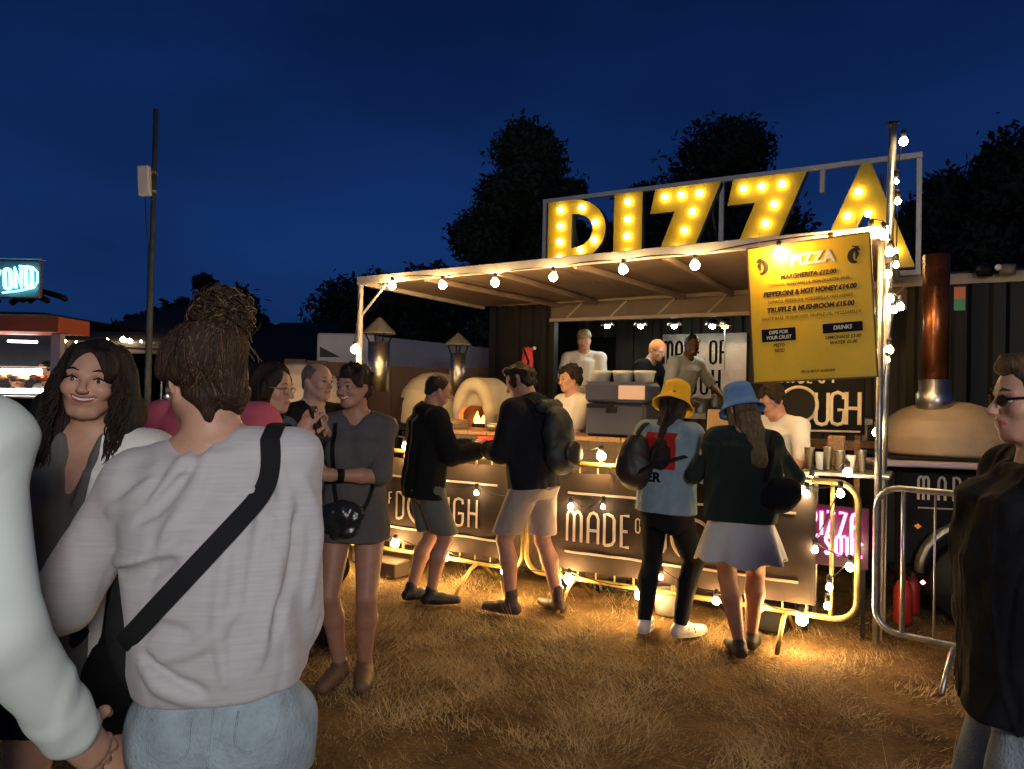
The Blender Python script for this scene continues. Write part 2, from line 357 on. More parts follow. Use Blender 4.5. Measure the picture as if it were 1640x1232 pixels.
# ------------------------------------------------------------------ trees and far things
M['bark'] = mat('bark', (.05, .038, .028), .9, var=.4, bump=.5, bs=30)
M['leaf'] = mat('leaf', (.06, .095, .035), .7, var=.5, vs=.6)
M['leaf2'] = mat('dark_leaf', (.042, .055, .026), .7, var=.5, vs=.6)
def tree(label, x, y, h, w, trunk, seed, shape='round', n=16000, leaf=.16, m='leaf', clumps=26, low=.06, dens=.42):
    g = np.random.RandomState(seed); t = thing('tree', label, 'tree', (x, y, 0), 0)
    b = MB(); b.tube([V(0, 0, -.1), V(.1, 0, h*.3), V(0, .1, h*.6), V(.05, 0, h*.88)], [trunk, trunk*.8, trunk*.5, trunk*.12], 9)
    C = []
    for i in range(clumps):
        u = g.uniform(low, .97)
        if shape == 'round': rad = w*.5*math.sin(math.pi*min(1, max(.08, (u-low+.12)/(1.12-low))))**.6
        elif shape == 'column': rad = w*.5*(min(1, (u-low+.15)/.25))*(1-max(0, (u-.72)/.30)**1.6)
        else: rad = w*.5*(1.06-u)**.55
        a = g.uniform(0, 6.283); rr = rad*math.sqrt(g.uniform(.0, .85)); c = V(math.cos(a)*rr, math.sin(a)*rr, u*h)
        C.append((c, g.uniform(.45, 1.2)*w*.17+.3)); st = V(.03, 0, max(.12*h, c[2]-rr*.8-.3))
        b.tube([st, (st+c)/2+V(0, 0, .1), c], [trunk*.28, trunk*.16, trunk*.05], 5, cap=False)
    b.build('trunk', M['bark'], t, True)
    ci = g.randint(0, len(C), n); cc = np.array([c for c, _ in C])[ci]; cr_ = np.array([r for _, r in C])[ci]
    d = g.normal(size=(n, 3)); d /= np.linalg.norm(d, axis=1)[:, None]; p = cc+d*(cr_*g.uniform(.2, 1, n)**dens*np.where(g.uniform(0, 1, n) < .18, g.uniform(1, 1.45, n), 1))[:, None]*np.array([1, 1, .85])
    q = g.normal(size=(n, 3)); q /= np.linalg.norm(q, axis=1)[:, None]; q2 = np.cross(q, d); q2 /= np.linalg.norm(q2, axis=1)[:, None]+1e-9; s = (leaf*g.uniform(.5, 1.2, n))[:, None]
    v = np.stack([p-q*s, p+q2*s*.5, p+q*s, p-q2*s*.5], 1).reshape(-1, 3)
    mk_np('crown', v, np.arange(n*4).reshape(-1, 4), M[m], t, smooth=False); return t
tr = lambda px, Y: (at(px, 640, Y)[0], Y)
tree('tall columnar tree behind the left end of the canopy', *tr(833, 24), 10.3, 3.0, .28, 11, 'column', 40000, .13, clumps=95)
tree('smaller tree leaning on the right flank of the tall columnar tree', *tr(900, 26), 9.4, 2.4, .2, 12, 'round', 9000, .15, clumps=18)
tree('bushy tree left of the tall columnar tree, lower', *tr(765, 25), 7.4, 3.0, .22, 13, 'round', 12000, .16, clumps=24)
tree('broad round-crowned tree behind the marquee letters', *tr(1160, 23), 9.9, 4.8, .35, 14, 'round', 44000, .13, 'leaf2', clumps=95)
tree('low-crowned tree between the columnar and the broad tree', *tr(1035, 26), 8.8, 4.2, .25, 15, 'round', 14000, .16, 'leaf2', clumps=26)
tree('low bushy tree in the gap behind the first marquee letters', *tr(975, 25), 7.9, 4.4, .25, 31, 'round', 20000, .14, 'leaf2', clumps=44)
tree('dark tree at the right edge above the flue', *tr(1640, 16), 7.2, 3.6, .3, 16, 'round', 20000, .12, 'leaf2', clumps=34)
tree('dark tree just right of the light pole', *tr(1490, 19), 7.2, 4.4, .3, 17, 'round', 18000, .13, 'leaf2', clumps=34)
tree('rounded low tree above the topknot', *tr(390, 40), 7.0, 4.2, .25, 18, 'round', 9000, .22, 'leaf2', clumps=20)
tree('narrow low tree left of the topknot', *tr(325, 40), 7.6, 1.8, .2, 19, 'round', 5000, .2, 'leaf2', clumps=12)
tree('wide low tree behind the white trailer', *tr(590, 34), 6.4, 6.6, .3, 20, 'round', 16000, .2, 'leaf2', clumps=34)
tree('low tree between the trailer and the canopy corner', *tr(700, 32), 7.0, 4.2, .3, 21, 'round', 12000, .2, 'leaf2', clumps=26)
g = np.random.RandomState(77); n = 60000
hx = g.uniform(-60, 60, n); hy = 52+g.uniform(-2, 2, n); top = 5.4+1.0*np.sin(hx*.21)+.7*np.sin(hx*.53+1)+.6*g.uniform(0, 1, n); p = np.stack([hx, hy, top*g.uniform(0, 1, n)**.6], 1)
q = g.normal(size=(n, 3)); q /= np.linalg.norm(q, axis=1)[:, None]; q2 = g.normal(size=(n, 3)); q2 /= np.linalg.norm(q2, axis=1)[:, None]
v = np.stack([p-q*.45, p+q2*.3, p+q*.45, p-q2*.3], 1).reshape(-1, 3)
kind(mk_np('far_wood', v, np.arange(n*4).reshape(-1, 4), M['leaf2'], smooth=False), 'stuff', 'dark tree line along the horizon')

# marquees, trailer, tan screen
M['tentdark'] = mat('dark_tent_canvas', (.020, .019, .019), .85, var=.3, vs=2)
M['tan'] = mat('tan_canvas', (.20, .115, .065), .8, var=.25, vs=2)
M['trailer_white'] = mat('trailer_white', (.62, .65, .70), .5, var=.12, vs=1.5)
M['trailer_blue'] = mat('trailer_blue', (.17, .20, .30), .5, var=.12, vs=1.5)
def marquee(label, px0, px1, py_top, py_eave, Y, depth=5):
    a, c = at(px0, py_eave, Y), at(px1, py_eave, Y); top = at((px0+px1)/2, py_top, Y+depth/2)[2]; w = c[0]-a[0]; ze = a[2]
    t = thing('marquee_tent', label, 'tent', (a[0], Y, 0)); b = MB(); v = [V(0, 0, ze), V(w, 0, ze), V(w, depth, ze), V(0, depth, ze)]; r0, r1 = V(w*.28, depth/2, top), V(w*.72, depth/2, top)
    for q in ([v[0], v[1], r1, r0], [v[2], v[3], r0, r1]): b.quad(*q)
    b._a([v[1], v[2], r1], [(0, 1, 2)]); b._a([v[3], v[0], r0], [(0, 1, 2)]); b.build('roof', M['tentdark'], t)
    b = MB(); b.box((w/2, depth-.03, ze/2-.03), (w, .04, ze-.06)); b.build('wall', M['tentdark'], t)
    for x in (0.05, w/2, w-.05):
        b = MB(); b.tube([V(x, .03, 0), V(x, .03, ze)], .04); b.build('pole', M['galv'], t)
    b = MB(); b.box((w/2, -.02, ze-.12), (w, .02, .24)); b.build('valance', M['tentdark'], t); return t
marquee('long dark marquee roof beyond the left lamp post', 92, 300, 488, 545, 15, 7)
marquee('dark marquee behind the topknot and the spectacled woman', 300, 545, 516, 578, 16, 7)
tl = thing('string_light', 'row of small white lights along the far marquee eave', 'string lights', (0, 0, 0)); b = MB()
P_ = [at(x, y, 14.9) for x, y in ((108, 548), (150, 549), (196, 548), (210, 550), (250, 549), (300, 552))]; b.tube(P_, .008, 5); b.build('cable', M['cable'], tl)
for x, y, r in ((104, 546, .03), (122, 548, .02), (150, 546, .03), (172, 545, .035), (197, 544, .06), (208, 546, .05), (226, 547, .025), (240, 547, .02), (265, 549, .03)):
    b = MB(); b.lathe([(0, -r), (r*.8, -r*.5), (r, 0), (r*.7, r*.6), (0, r)], at(x, y, 14.85), 8); b.build('bulb', BULB2, tl, True)
tb = thing('pipe_rail', 'thin pinkish rail below the far string lights', 'rail'); b = MB(); b.tube([at(170, 556, 12), at(232, 559, 12), at(262, 560, 12)], .02, 6)
b.build('top_rail', mat('pinkish_paint', (.30, .17, .16), .6), tb)
for px in (172, 260):
    q = at(px, 558, 12); b = MB(); b.tube([q, V(q[0], 12, 0)], .02, 6); b.build('post', M['galv'], tb)

t = thing('box_trailer', 'white and blue-grey box trailer behind the pizza ovens', 'trailer', (0, 0, 0)); TY = 11.5
A, B_ = at(506, 600, TY), at(600, 600, TY); zt = at(550, 534, TY)[2]; zb = 1.2
b = MB(); b.box(((A[0]+B_[0])/2, TY+.6, (zt+zb)/2), (B_[0]-A[0], 1.2, zt-zb), bev=.03); b.build('front_body', M['trailer_white'], t)
C_ = at(800, 600, TY+1.2); zt2 = at(690, 556, TY+1.2)[2]
b = MB(); w = C_[0]-B_[0]; b.prism([(0, zb), (w, zb), (w, zt2-.08), (0, zt-.03)], np.eye(3), V(B_[0]+.01, TY+.1, 0), 0, 1.1); b.build('rear_body', M['trailer_blue'], t)
b = MB(); q0, q1, q2 = at(512, 555, TY-.012), at(545, 572, TY-.012), at(512, 572, TY-.012)
b._a([q0, q1, q2, q0+V(0, .01, 0), q1+V(0, .01, 0), q2+V(0, .01, 0)], [(0, 2, 1), (3, 4, 5), (0, 1, 4, 3), (1, 2, 5, 4), (2, 0, 3, 5)]); b.build('hill_graphic', mat('dark_print', (.05, .055, .05), .6), t)
for px in (530, 640, 720):
    q = at(px, 640, TY+.3); b = MB(); b.tube([V(q[0]-.0, TY+.25, .42), V(q[0], TY+.45, .42)], .42, 20); b.build('wheel', M['rubber'], t, True)
b = MB(); b.box(((A[0]+C_[0])/2, TY+.6, .95), (C_[0]-A[0], .9, .5)); b.build('chassis', M['black'], t)
t = thing('canvas_screen', 'tan canvas windbreak standing behind the ovens', 'windbreak'); sy = 10.4; x0, x1 = at(455, 600, sy)[0], at(800, 600, sy)[0]
nsl = 10
for i in range(nsl):
    b = MB(); xa = x0+(x1-x0)*i/nsl; wd = (x1-x0)/nsl; zt3 = at(455+345*i/nsl, 575+14*min(1, i/6), sy)[2]; b.box((xa+wd/2, sy+.02*(i % 2), zt3/2), (wd-.01, .02, zt3)); b.build('panel', M['tan'], t)
for i in range(nsl+1):
    b = MB(); xa = x0+(x1-x0)*i/nsl; b.tube([V(xa, sy+.04, 0), V(xa, sy+.04, 1.95)], .018, 6); b.build('stake', M['wood'], t)

# lamp post with a white box, left
q = at(238, 600, 8.0); t = thing('pole', 'slim dark pole with a white box halfway up, left side', 'pole', (q[0], 8.0, 0))
b = MB(); lean = .0; b.tube([V(0, 0, 0), V(0, 0, 2.2), V(.005, 0, at(247, 175, 8)[2])], [.034, .030, .024], 10); b.build('mast', mat('weathered_grey_mast', (.07, .075, .08), .6, var=.3), t, True)
zb1, zb0 = at(233, 268, 8)[2], at(233, 316, 8)[2]; b = MB(); b.box((-.075, -.05, (zb1+zb0)/2), (.13, .08, zb1-zb0), ry(-.06), bev=.015); b.build('box', M['white'], t)
for z in (zb0+.06, zb1-.06):
    b = MB(); b.tube([V(.0, 0, z-.012), V(0, 0, z+.012)], .04, 10); b.build('bracket', M['galv'], t)
b = MB(); b.tube([V(-.07, -.03, zb0), V(-.05, -.035, zb0-.3), V(-.034, -.01, zb0-.5), V(-.036, 0, .3)], .006, 5); b.build('cable', M['cable'], t)

# left stall with neon
ft = thing('food_stall', 'lit street food stall with neon sign at the left edge', 'stall'); SY = 7.0
def fb(name, px0, py0, px1, py1, Y, d, m, par=ft, **k):
    a, c = at(px0, py0, Y), at(px1, py1, Y); b = MB(); b.box(((a[0]+c[0])/2, Y+d/2, (a[2]+c[2])/2), (abs(c[0]-a[0]), d, abs(a[2]-c[2])), **k); return b.build(name, m, par)
M['signgrey'] = mat('sign_panel_grey', (.10, .105, .11), .5, var=.3, vs=5)
fb('sign_panel', -120, 415, 62, 478, SY, .06, M['signgrey'], bev=.01)
M['edge'] = mat('pale_edging', (.34, .32, .30), .5)
fb('sign_edge', -120, 411, 64, 415.5, SY-.015, .09, M['edge'])
neon = mat('cyan_neon', (.2, .8, 1), .3, emit=(.16, .78, 1.0), es=5.5)
GL = {  # stroke lettering, unit height
 'M': [[(0,0),(0,.86),(.05,.97),(.1,1),(.15,.97),(.2,.86),(.2,0)], [(.2,.86),(.25,.97),(.3,1),(.35,.97),(.4,.86),(.4,0)]],
 'A': [[(0,0),(0,.8),(.05,.95),(.13,1),(.21,.95),(.26,.8),(.26,0)], [(0,.42),(.26,.42)]],
 'D': [[(0,0),(0,1),(.1,1),(.2,.95),(.25,.84),(.25,.16),(.2,.05),(.1,0),(0,0)]],
 'E': [[(.2,1),(0,1),(0,0),(.2,0)], [(0,.5),(.16,.5)]], 'F': [[(.2,1),(0,1),(0,0)], [(0,.5),(.16,.5)]],
 'U': [[(0,1),(0,.16),(.04,.04),(.13,0),(.22,.04),(.26,.16),(.26,1)]],
 'G': [[(.26,.8),(.24,.94),(.13,1),(.03,.94),(0,.82),(0,.18),(.03,.05),(.13,0),(.23,.05),(.26,.18),(.26,.46),(.13,.46)]],
 'H': [[(0,0),(0,1)], [(.27,0),(.27,1)], [(0,.5),(.27,.5)]],
 'O': [[(.13,1),(.03,.94),(0,.82),(0,.18),(.03,.06),(.13,0),(.23,.06),(.26,.18),(.26,.82),(.23,.94),(.13,1)]],
 'P': [[(0,0),(0,1),(.16,1),(.24,.92),(.26,.76),(.24,.58),(.16,.5),(0,.5)]], 'I': [[(0,0),(0,1)]],
 'Z': [[(0,1),(.26,1),(0,0),(.26,0)]], 'L': [[(0,1),(0,0),(.2,0)]], 'Y': [[(0,1),(.13,.5),(.26,1)], [(.13,.5),(.13,0)]],
 'N': [[(0,0),(0,1),(.26,0),(.26,1)]], 'S': [[(.24,.86),(.18,.98),(.08,1),(.01,.9),(.01,.68),(.24,.36),(.25,.12),(.18,.01),(.07,0),(0,.12)]],
 'R': [[(0,0),(0,1),(.16,1),(.24,.92),(.26,.76),(.24,.58),(.16,.5),(0,.5)], [(.12,.5),(.27,0)]]}
def stroke(b, ch, o, R, h, r, x=0., flat=.35, n=6, wide=1.0):
    for st in GL[ch]:
        b.tube([o+R@V(x+px*h*wide, 0, py*h) for px, py in st], r, n, flat=(R@V(0, 1, 0), flat) if flat else None)
gw = {c: max(p[0] for s in GL[c] for p in s) for c in GL}
x = 0
for ch, px in zip('BEYOND', (-44, -26, -9, 8, 25, 42)):
    c = 'E' if ch in 'B' else ch; b = MB(); o = at(px, 464-px*.1, SY-.06); h = .19
    stroke(b, c, o, ry(-.06), h, .017, flat=None, wide=1.15 if ch != 'B' else 1.0)
    if ch == 'B': b.tube([o+V(.05, 0, h), o+V(.07, 0, h*.75), o+V(.04, 0, h*.5), o+V(.08, 0, h*.25), o+V(.05, 0, 0)], .017, 6)
    b.build('neon_letter', neon, ft, True)
b = MB(); e = [at(32+100*math.cos(w), 446+(22+4*math.cos(w))*math.sin(w), SY-.05) for w in np.linspace(-1.2, 1.9, 16)]; b.tube([at(31, 426, SY-.05), at(52, 428, SY-.05), at(60, 436, SY-.05), at(60, 452, SY-.05), at(54, 461, SY-.05), at(30, 466, SY-.05), at(4, 469, SY-.05)], .009, 6)
b.build('neon_outline', neon, ft, True)
M['awning'] = mat('red_orange_awning', (.34, .075, .035), .7, var=.2, vs=4)
fb('awning', -140, 503, 93, 532, SY-.25, .5, M['awning'])
for i, (px, py) in enumerate(((-100, 484), (-60, 486), (-20, 485), (18, 486), (46, 483))):
    b = MB(); o = at(px, py, SY+.3); b.tube([o, o+V(.14, 0, .1), o+V(.3, 0, .06), o+V(.42, -.1, .02)], .03, 7); b.build('roof_pipe', M['black'], ft, True)
fb('roof', -160, 496, 70, 502, SY+.08, 2.2, M['black'])
fb('back_wall', -160, 505, 88, 640, SY+2.0, .05, mat('stall_back_wall', (.16, .18, .22), .5, var=.3, vs=3))
fb('corner_post', 82, 532, 92, 700, SY-.1, .08, mat('lilac_post', (.30, .28, .36), .5))
fb('counter', -160, 636, 78, 800, SY, .6, M['black'], bev=.02); fb('counter_top', -160, 631.5, 80, 635.5, SY-.03, .62, M['white'])
fb('shelf', -160, 583, 75, 589, SY+.2, .35, M['steel']); fb('lower_shelf', -160, 611, 76, 616, SY+.05, .5, M['steel'])
warm = mat('lit_diffuser', (1, .9, .8), .4, emit=(1.0, .80, .58), es=16)
for px in (-110, -50, 12):
    fb('strip_light', px, 545, px+44, 549, SY+.3, .04, mat('lit_strip', (1, 1, 1), .4, emit=(.85, .92, 1), es=30))
for px in (-120, -60, 2): fb('heat_lamp', px, 590, px+60, 601, SY+.12, .05, warm)
for px in (-130, -70, -12, 24, 52): fb('heat_lamp', px, 622, px+34, 630, SY+.02, .05, warm)
food = [mat('fried_food', (.55, .30, .10), .6, var=.5, vs=40), mat('bread', (.6, .45, .28), .7, var=.3, vs=30), mat('tomato_sauce', (.5, .12, .05), .5, var=.3, vs=40)]
for i, px in enumerate((-96, -66, -34, 2, 30, 62)):
    f = Field(); c = at(px, 607, SY+.15)
    for j in range(9): f.ell((rng.uniform(-.06, .06), rng.uniform(-.05, .05), rng.uniform(-.01, .03)), (.035, .03, .022), .01)
    v, q = f.build(.008); o = mk_np('food_tray_heap', v, q, food[i % 3], loc=c)
    o.name = 'food'; tag(o, ['heap of fried food on the lit stall shelf, outside left', 'bread rolls on the lit stall shelf, far left', 'red sauced food on the stall shelf, left of the counter lamp', 'golden fried pieces leftmost in view on the stall shelf', 'bread rolls in the middle of the stall shelf in view', 'red sauced food by the stall corner post'][i], 'food', 'food on the stall shelf')
# ------------------------------------------------------------------ the pizza stall: container
DC = 7.43                                            # distance of the container front along NN
S0, S1 = sz(785, 500, DC)[0], sz(785, 500, DC)[0]+6.06
ZR, ZF = 2.72, .60                                   # roof and floor heights
M['contdark'] = mat('dark_container_paint', (.010, .0105, .012), .55, spec=.2, var=.4, vs=3, bump=.1, bs=40)
M['contin'] = mat('container_lining', (.05, .042, .038), .55, var=.35, vs=3)
M['foil'] = mat('shiny_splashback', (.70, .60, .55), .3, .15, var=.2, vs=5, bump=.3, bs=7)
ct = thing('shipping_container', 'dark corrugated container kitchen with a wide serving hatch', 'container')
def sb(name, s0, s1, d0, d1, z0, z1, m, par=None, **k):
    b = MB(); c = SP((s0+s1)/2, (d0+d1)/2, (z0+z1)/2); b.box(c, (abs(s1-s0), abs(d1-d0), abs(z1-z0)), SR, **k); return b.build(name, m, par)
def corr(name, s0, s1, d, z0, z1, m, par, pitch=.28, dep=.036):
    n = max(1, round((s1-s0)/pitch)); p = (s1-s0)/n; prof = []
    for i in range(n):
        a = s0+i*p; prof += [(a, d+dep), (a+p*.22, d+dep), (a+p*.34, d), (a+p*.66, d), (a+p*.78, d+dep)]
    prof.append((s1, d+dep)); vs = []; fs = []
    for (s, dd) in prof: vs += [SP(s, dd, z0), SP(s, dd, z1), SP(s, dd+.02, z0), SP(s, dd+.02, z1)]
    for i in range(len(prof)-1): a = 4*i; c = a+4; fs += [(a, c, c+1, a+1), (a+2, a+3, c+3, c+2), (a+1, c+1, c+3, a+3), (a, a+2, c+2, c)]
    return mk(name, vs, fs, m, par)
OS0, OS1 = sz(882, 500, DC)[0], sz(1452, 500, DC)[0]    # opening
corr('front_panel', S0+.09, OS0, DC, ZF, ZR-.12, M['contdark'], ct, .2)
corr('front_panel', OS1, S1-.05, DC, ZF, ZR-.12, M['contdark'], ct)
sb('corner_post', S0, S0+.09, DC-.01, DC+.09, .42, ZR, M['contdark'], ct)
sb('corner_post', S1-.05, S1+.03, DC-.01, DC+.09, .42, ZR, M['contdark'], ct)
M['rail'] = mat('pale_roof_rail', (.30, .25, .20), .55, var=.3, vs=5)
sb('roof_rail', S0+.09, S1-.05, DC-.012, DC+.07, ZR-.12, ZR-.03, M['rail'], ct)
sb('roof', S0, S1, DC+.07, DC+2.4, ZR-.05, ZR, M['contdark'], ct)
sb('floor', S0+.09, S1-.05, DC+.06, DC+2.4, ZF-.1, ZF, M['wood'], ct)
corr('back_wall', S0, S1, DC+2.38, ZF, ZR-.05, M['contin'], ct)
sb('end_wall', S0, S0+.03, DC+.09, DC+2.38, ZF, ZR-.05, M['contdark'], ct); sb('end_wall', S1, S1+.03, DC+.09, DC+2.38, ZF, ZR-.05, M['contdark'], ct)
M['hatch'] = mat('hatch_underside', (.10, .07, .055), .6, var=.3, vs=3)
sb('hatch_header', OS0, OS1, DC+.01, DC+.05, 2.43, ZR-.122, M['hatch'], ct)
sb('hatch_lip', OS0, OS1, DC-.03, DC+.055, 2.395, 2.428, M['rail'], ct)
for i in range(7):
    s = OS0+.2+i*(OS1-OS0-.4)/6; b = MB(); b.tube([SP(s, DC+.0, 2.43), SP(s+.18, DC-.0, ZR-.13)], .012, 6); b.build('hatch_strut', M['rail'], ct)
sb('hatch_jamb', OS0, OS0+.05, DC-.005, DC+.1, 1.2, 2.394, M['contdark'], ct)
sb('hatch_sill', OS0+.05, OS1, DC-.02, DC+.25, 1.12, 1.20, M['wood'], ct)
corr('front_panel', OS0, OS1, DC, ZF, 1.119, M['contdark'], ct)
for s in (S0+.4, S0+2.2, S0+4, S0+5.6):
    for d in (DC+.3, DC+2.1): sb('stand', s-.1, s+.1, d-.1, d+.1, 0, ZF-.101, M['rubber'], ct)
# inside: shining splashback with lettering, shelves, hanging lamps
a0, a1 = sz(1062, 540, DC+2.3)[0], sz(1190, 540, DC+2.3)[0]
sb('splashback', a0, a1+.05, DC+2.28, DC+2.34, 1.35, 2.42, M['foil'], ct)
sb('dark_door', sz(905, 540, DC+2.3)[0], sz(985, 540, DC+2.3)[0], DC+2.3, DC+2.34, ZF, 2.4, M['black'], ct)
o = SP(a0+.02, DC+2.27, 2.02); x = 0
for ch in 'MADEOF':
    if ch == 'O': x += .08
    b = MB(); stroke(b, ch, o, SR, .30, .018, x); b.build('wall_letter', M['black'], ct); x += gw[ch]*.30+.055
x = .06
for ch in 'DOUGH':
    b = MB(); stroke(b, ch, o-V(0, 0, .4), SR, .32, .018, x); b.build('wall_letter', M['black'], ct); x += gw[ch]*.32+.07
def lathe_obj(name, prof, c, m, par=None, n=20, loc=True, **k):
    b = MB(); b.lathe(prof, (0, 0, 0), n, **k); return b.build(name, m, par, True, loc=c)
white_lamp = mat('lit_kitchen_lamp', (1, 1, 1), .3, emit=(.88, 1.0, .84), es=130); orange_lamp = mat('lit_orange_heat_lamp', (1, .6, .3), .3, emit=(1, .40, .09), es=110)
for i, px in enumerate((973, 1026, 1080, 1141)):
    c = on(px, 521, DC+.75); t = thing('pendant_lamp', ['white pendant lamp above the capped worker', 'second white pendant lamp from the left in the hatch', 'third white pendant lamp from the left in the hatch', 'white pendant lamp next to the orange lamp'][i], 'lamp', c, 0, 'pendant lamps in the serving hatch')
    lathe_obj('shade', [(.02, .07), (.06, .05), (.085, -.0), (.08, -.002), (.055, .045), (0, .05)], (0, 0, 0), M['steel'], t)
    lathe_obj('bulb', [(0, -.04), (.028, -.03), (.034, -.008), (.022, .02), (0, .03)], (0, 0, 0), white_lamp, t, 14)
    b = MB(); b.tube([V(0, 0, .06), V(0, 0, 2.66-c[2])], .006, 5); b.build('cord', M['cable'], t)
c = on(1161, 521, DC+.95); t = thing('heat_lamp', 'orange glowing heat lamp at the right of the hatch', 'lamp', c)
lathe_obj('shade', [(.02, .09), (.05, .07), (.07, -.01), (.066, -.01), (.045, .06), (0, .07)], (0, 0, 0), M['steel'], t); lathe_obj('bulb', [(0, -.045), (.035, -.03), (.04, -.0), (.025, .03), (0, .04)], (0, 0, 0), orange_lamp, t, 14)
b = MB(); b.tube([V(0, 0, .08), V(0, 0, 2.66-c[2])], .006, 5); b.build('cord', M['cable'], t)
b = MB(); b.tube([V(0, 0, -.05), V(.004, 0, -.5)], .006, 6); b.build('pull_rod', M['steel'], t)
for i, (px, py, h, r) in enumerate(((1128, 600, .16, .1), (1150, 585, .20, .09), (1168, 600, .26, .07), (1184, 592, .22, .06), (1024, 570, .12, .09))):
    c = on(px, 614, DC+(.9 if i != 3 else .7)); c[2] = 1.201+.2
    lab = ['wide steel pot left on the hatch worktop', 'steel stock pot in the middle of the worktop', 'tall steel canister below the orange lamp', 'tall narrow steel canister at the right end of the worktop', 'steel bowl pot behind the pizza boxes'][i]
    o = lathe_obj('steel_pot', [(0, 0), (r, 0), (r, h), (r+.008, h+.006), (r-.006, h+.004), (r-.006, .01), (0, .01)], c, M['steel']); tag(o, lab, 'pot', 'pots on the hatch worktop')
sb('worktop', OS0+.9, OS1-.3, DC+.6, DC+1.15, 1.34, 1.399, M['steel'], ct)
for s in (OS0+1.0, OS1-.4): sb('worktop_leg', s, s+.05, DC+.7, DC+.75, ZF, 1.339, M['steel'], ct)
# things on the hatch sides
c = on(845, 577, DC-.06); t = thing('hanging_bag', 'red bag hanging by its strap on the dark container wall', 'bag', c, STALL_ROT)
f = Field(); f.ell((0, 0, -.02), (.075, .03, .17), .02); f.cap((-.05, 0, .12), (.05, 0, .12), .02, .02, .03); v, q = f.build(.008); mk_np('pouch', v, q, mat('red_fabric', (.62, .05, .05), .7, var=.3, bump=.2), t)
b = MB(); b.tube([V(-.04, -.03, .13), V(.03, -.035, -.02), V(.0, -.035, -.17)], .012, 6); b.tube([V(-.03, 0, .13), V(.03, .02, .25), V(.05, .03, .13)], .006, 5); b.build('strap', M['blackcloth'], t)
o = lathe_obj('small_white_lamp', [(0, -.02), (.02, -.01), (.02, .015), (0, .025)], on(856, 558, DC-.03), M['white']); o.name = 'wall_sensor'; tag(o, 'tiny white fitting above the red hanging bag', 'fitting')
a = sz(1528, 460, DC-.01); b_ = sz(1546, 497, DC-.01); t = thing('wall_sticker', 'two-colour orange and green notice on the dark container wall', 'notice')
zm = (a[1]+b_[1])/2; sb('top_half', a[0], b_[0], DC-.012, DC-.004, zm, a[1], mat('orange_print', (.62, .16, .07), .5), t); sb('bottom_half', a[0], b_[0], DC-.012, DC-.004, b_[1], zm-.001, mat('green_print', (.06, .36, .17), .5), t)
c = on(1598, 432, DC-.12); t = thing('floodlight', 'unlit twin-headed floodlight on the container roof edge', 'floodlight', c, STALL_ROT)
for x, s in ((-.09, .05), (.07, .045)):
    b = MB(); b.tube([V(x-.05, 0, 0), V(x+.05, -.03, -.01)], s, 12); b.build('lamp_head', M['black'] if x < 0 else mat('grey_housing', (.12, .12, .12), .5), t, True)
b = MB(); b.box((0, .06, 0), (.24, .05, .05), bev=.01); b.build('bracket', M['black'], t); o = MB(); o.box((.0, -.05, .01), (.05, .05, .05), bev=.015); o.build('cap', M['white'], t)

# ------------------------------------------------------------------ marquee letters P I Z Z A
yel = mat('yellow_letter_face', (.62, .41, .03), .45, var=.15, vs=5); bk = mat('letter_side', (.03, .03, .03), .5)
ms = thing('marquee_sign', 'big yellow light-bulb letters spelling PIZZA in a white frame', 'sign')
fs0, fs1 = sz(870, 330, DC)[0], sz(1472, 300, DC)[0]; zt = sz(1472, 252, DC)[1]; zl = sz(870, 324, DC)[1]
zt = (zt+zl)/2; zb = ZR+.03
for (a, c, n) in (((fs0, zb), (fs0, zt), 0), ((fs1, zb), (fs1, zt), 0), ((fs0-.025, zt+.025), (fs1+.025, zt+.025), 1), ((fs0-.025, zb-.02), (fs1+.025, zb-.02), 1), ((sz(1154, 300, DC)[0],)*1+(zb,), (sz(1154, 300, DC)[0], zt), 0), ((sz(1316, 280, DC)[0], zt-.22), (sz(1316, 280, DC)[0], zt), 0)):
    if n: sb('frame_tube', a[0], c[0], DC+.03, DC+.08, a[1]-.025, a[1]+.025, M['whitepaint'], ms, bev=.004)
    else: sb('frame_tube', a[0]-.022, a[0]+.022, DC+.032, DC+.078, a[1], c[1]-.002, M['whitepaint'], ms, bev=.004)
for s in (fs0+.3, (fs0+fs1)/2, fs1-.3):
    b = MB(); b.tube([SP(s, DC+.08, zt-.1), SP(s, DC+.75, ZR+.01)], .015, 6); b.build('brace', M['galv'], ms)
def poly_mesh(name, polys, d0, depth, par):
    cu = bpy.data.curves.new(name, 'CURVE'); cu.dimensions = '2D'; cu.fill_mode = 'BOTH'; cu.extrude = depth/2
    for pl in polys:
        sp = cu.splines.new('POLY'); sp.points.add(len(pl)-1); sp.use_cyclic_u = True
        for i, (x, z) in enumerate(pl): sp.points[i].co = (x, z, 0, 1)
    tmp = bpy.data.objects.new('tmp', cu); COL.objects.link(tmp); dg = bpy.context.evaluated_depsgraph_get()
    me = bpy.data.meshes.new_from_object(tmp.evaluated_get(dg)); bpy.data.objects.remove(tmp); me.name = name
    v = np.zeros(len(me.vertices)*3); me.vertices.foreach_get('co', v); v = v.reshape(-1, 3)
    P = UR[None]*v[:, :1]+NN[None]*(d0+depth/2-v[:, 2:3])+np.array([[0, 0, 1]])*v[:, 1:2]
    me.vertices.foreach_set('co', P.astype(np.float32).ravel()); me.materials.clear(); me.materials.append(yel); me.materials.append(bk); me.update()
    mi = [0 if p.normal.dot(Vector(-NN)) > .9 else (0 if p.normal.dot(Vector(-NN)) < -.9 and (Vector(p.center).dot(Vector(NN)) < d0+depth/2) else 1) for p in me.polygons]
    me.polygons.foreach_set('material_index', mi); me.flip_normals() if False else None
    o = bpy.data.objects.new(name, me); COL.objects.link(o); o.parent = par; return o
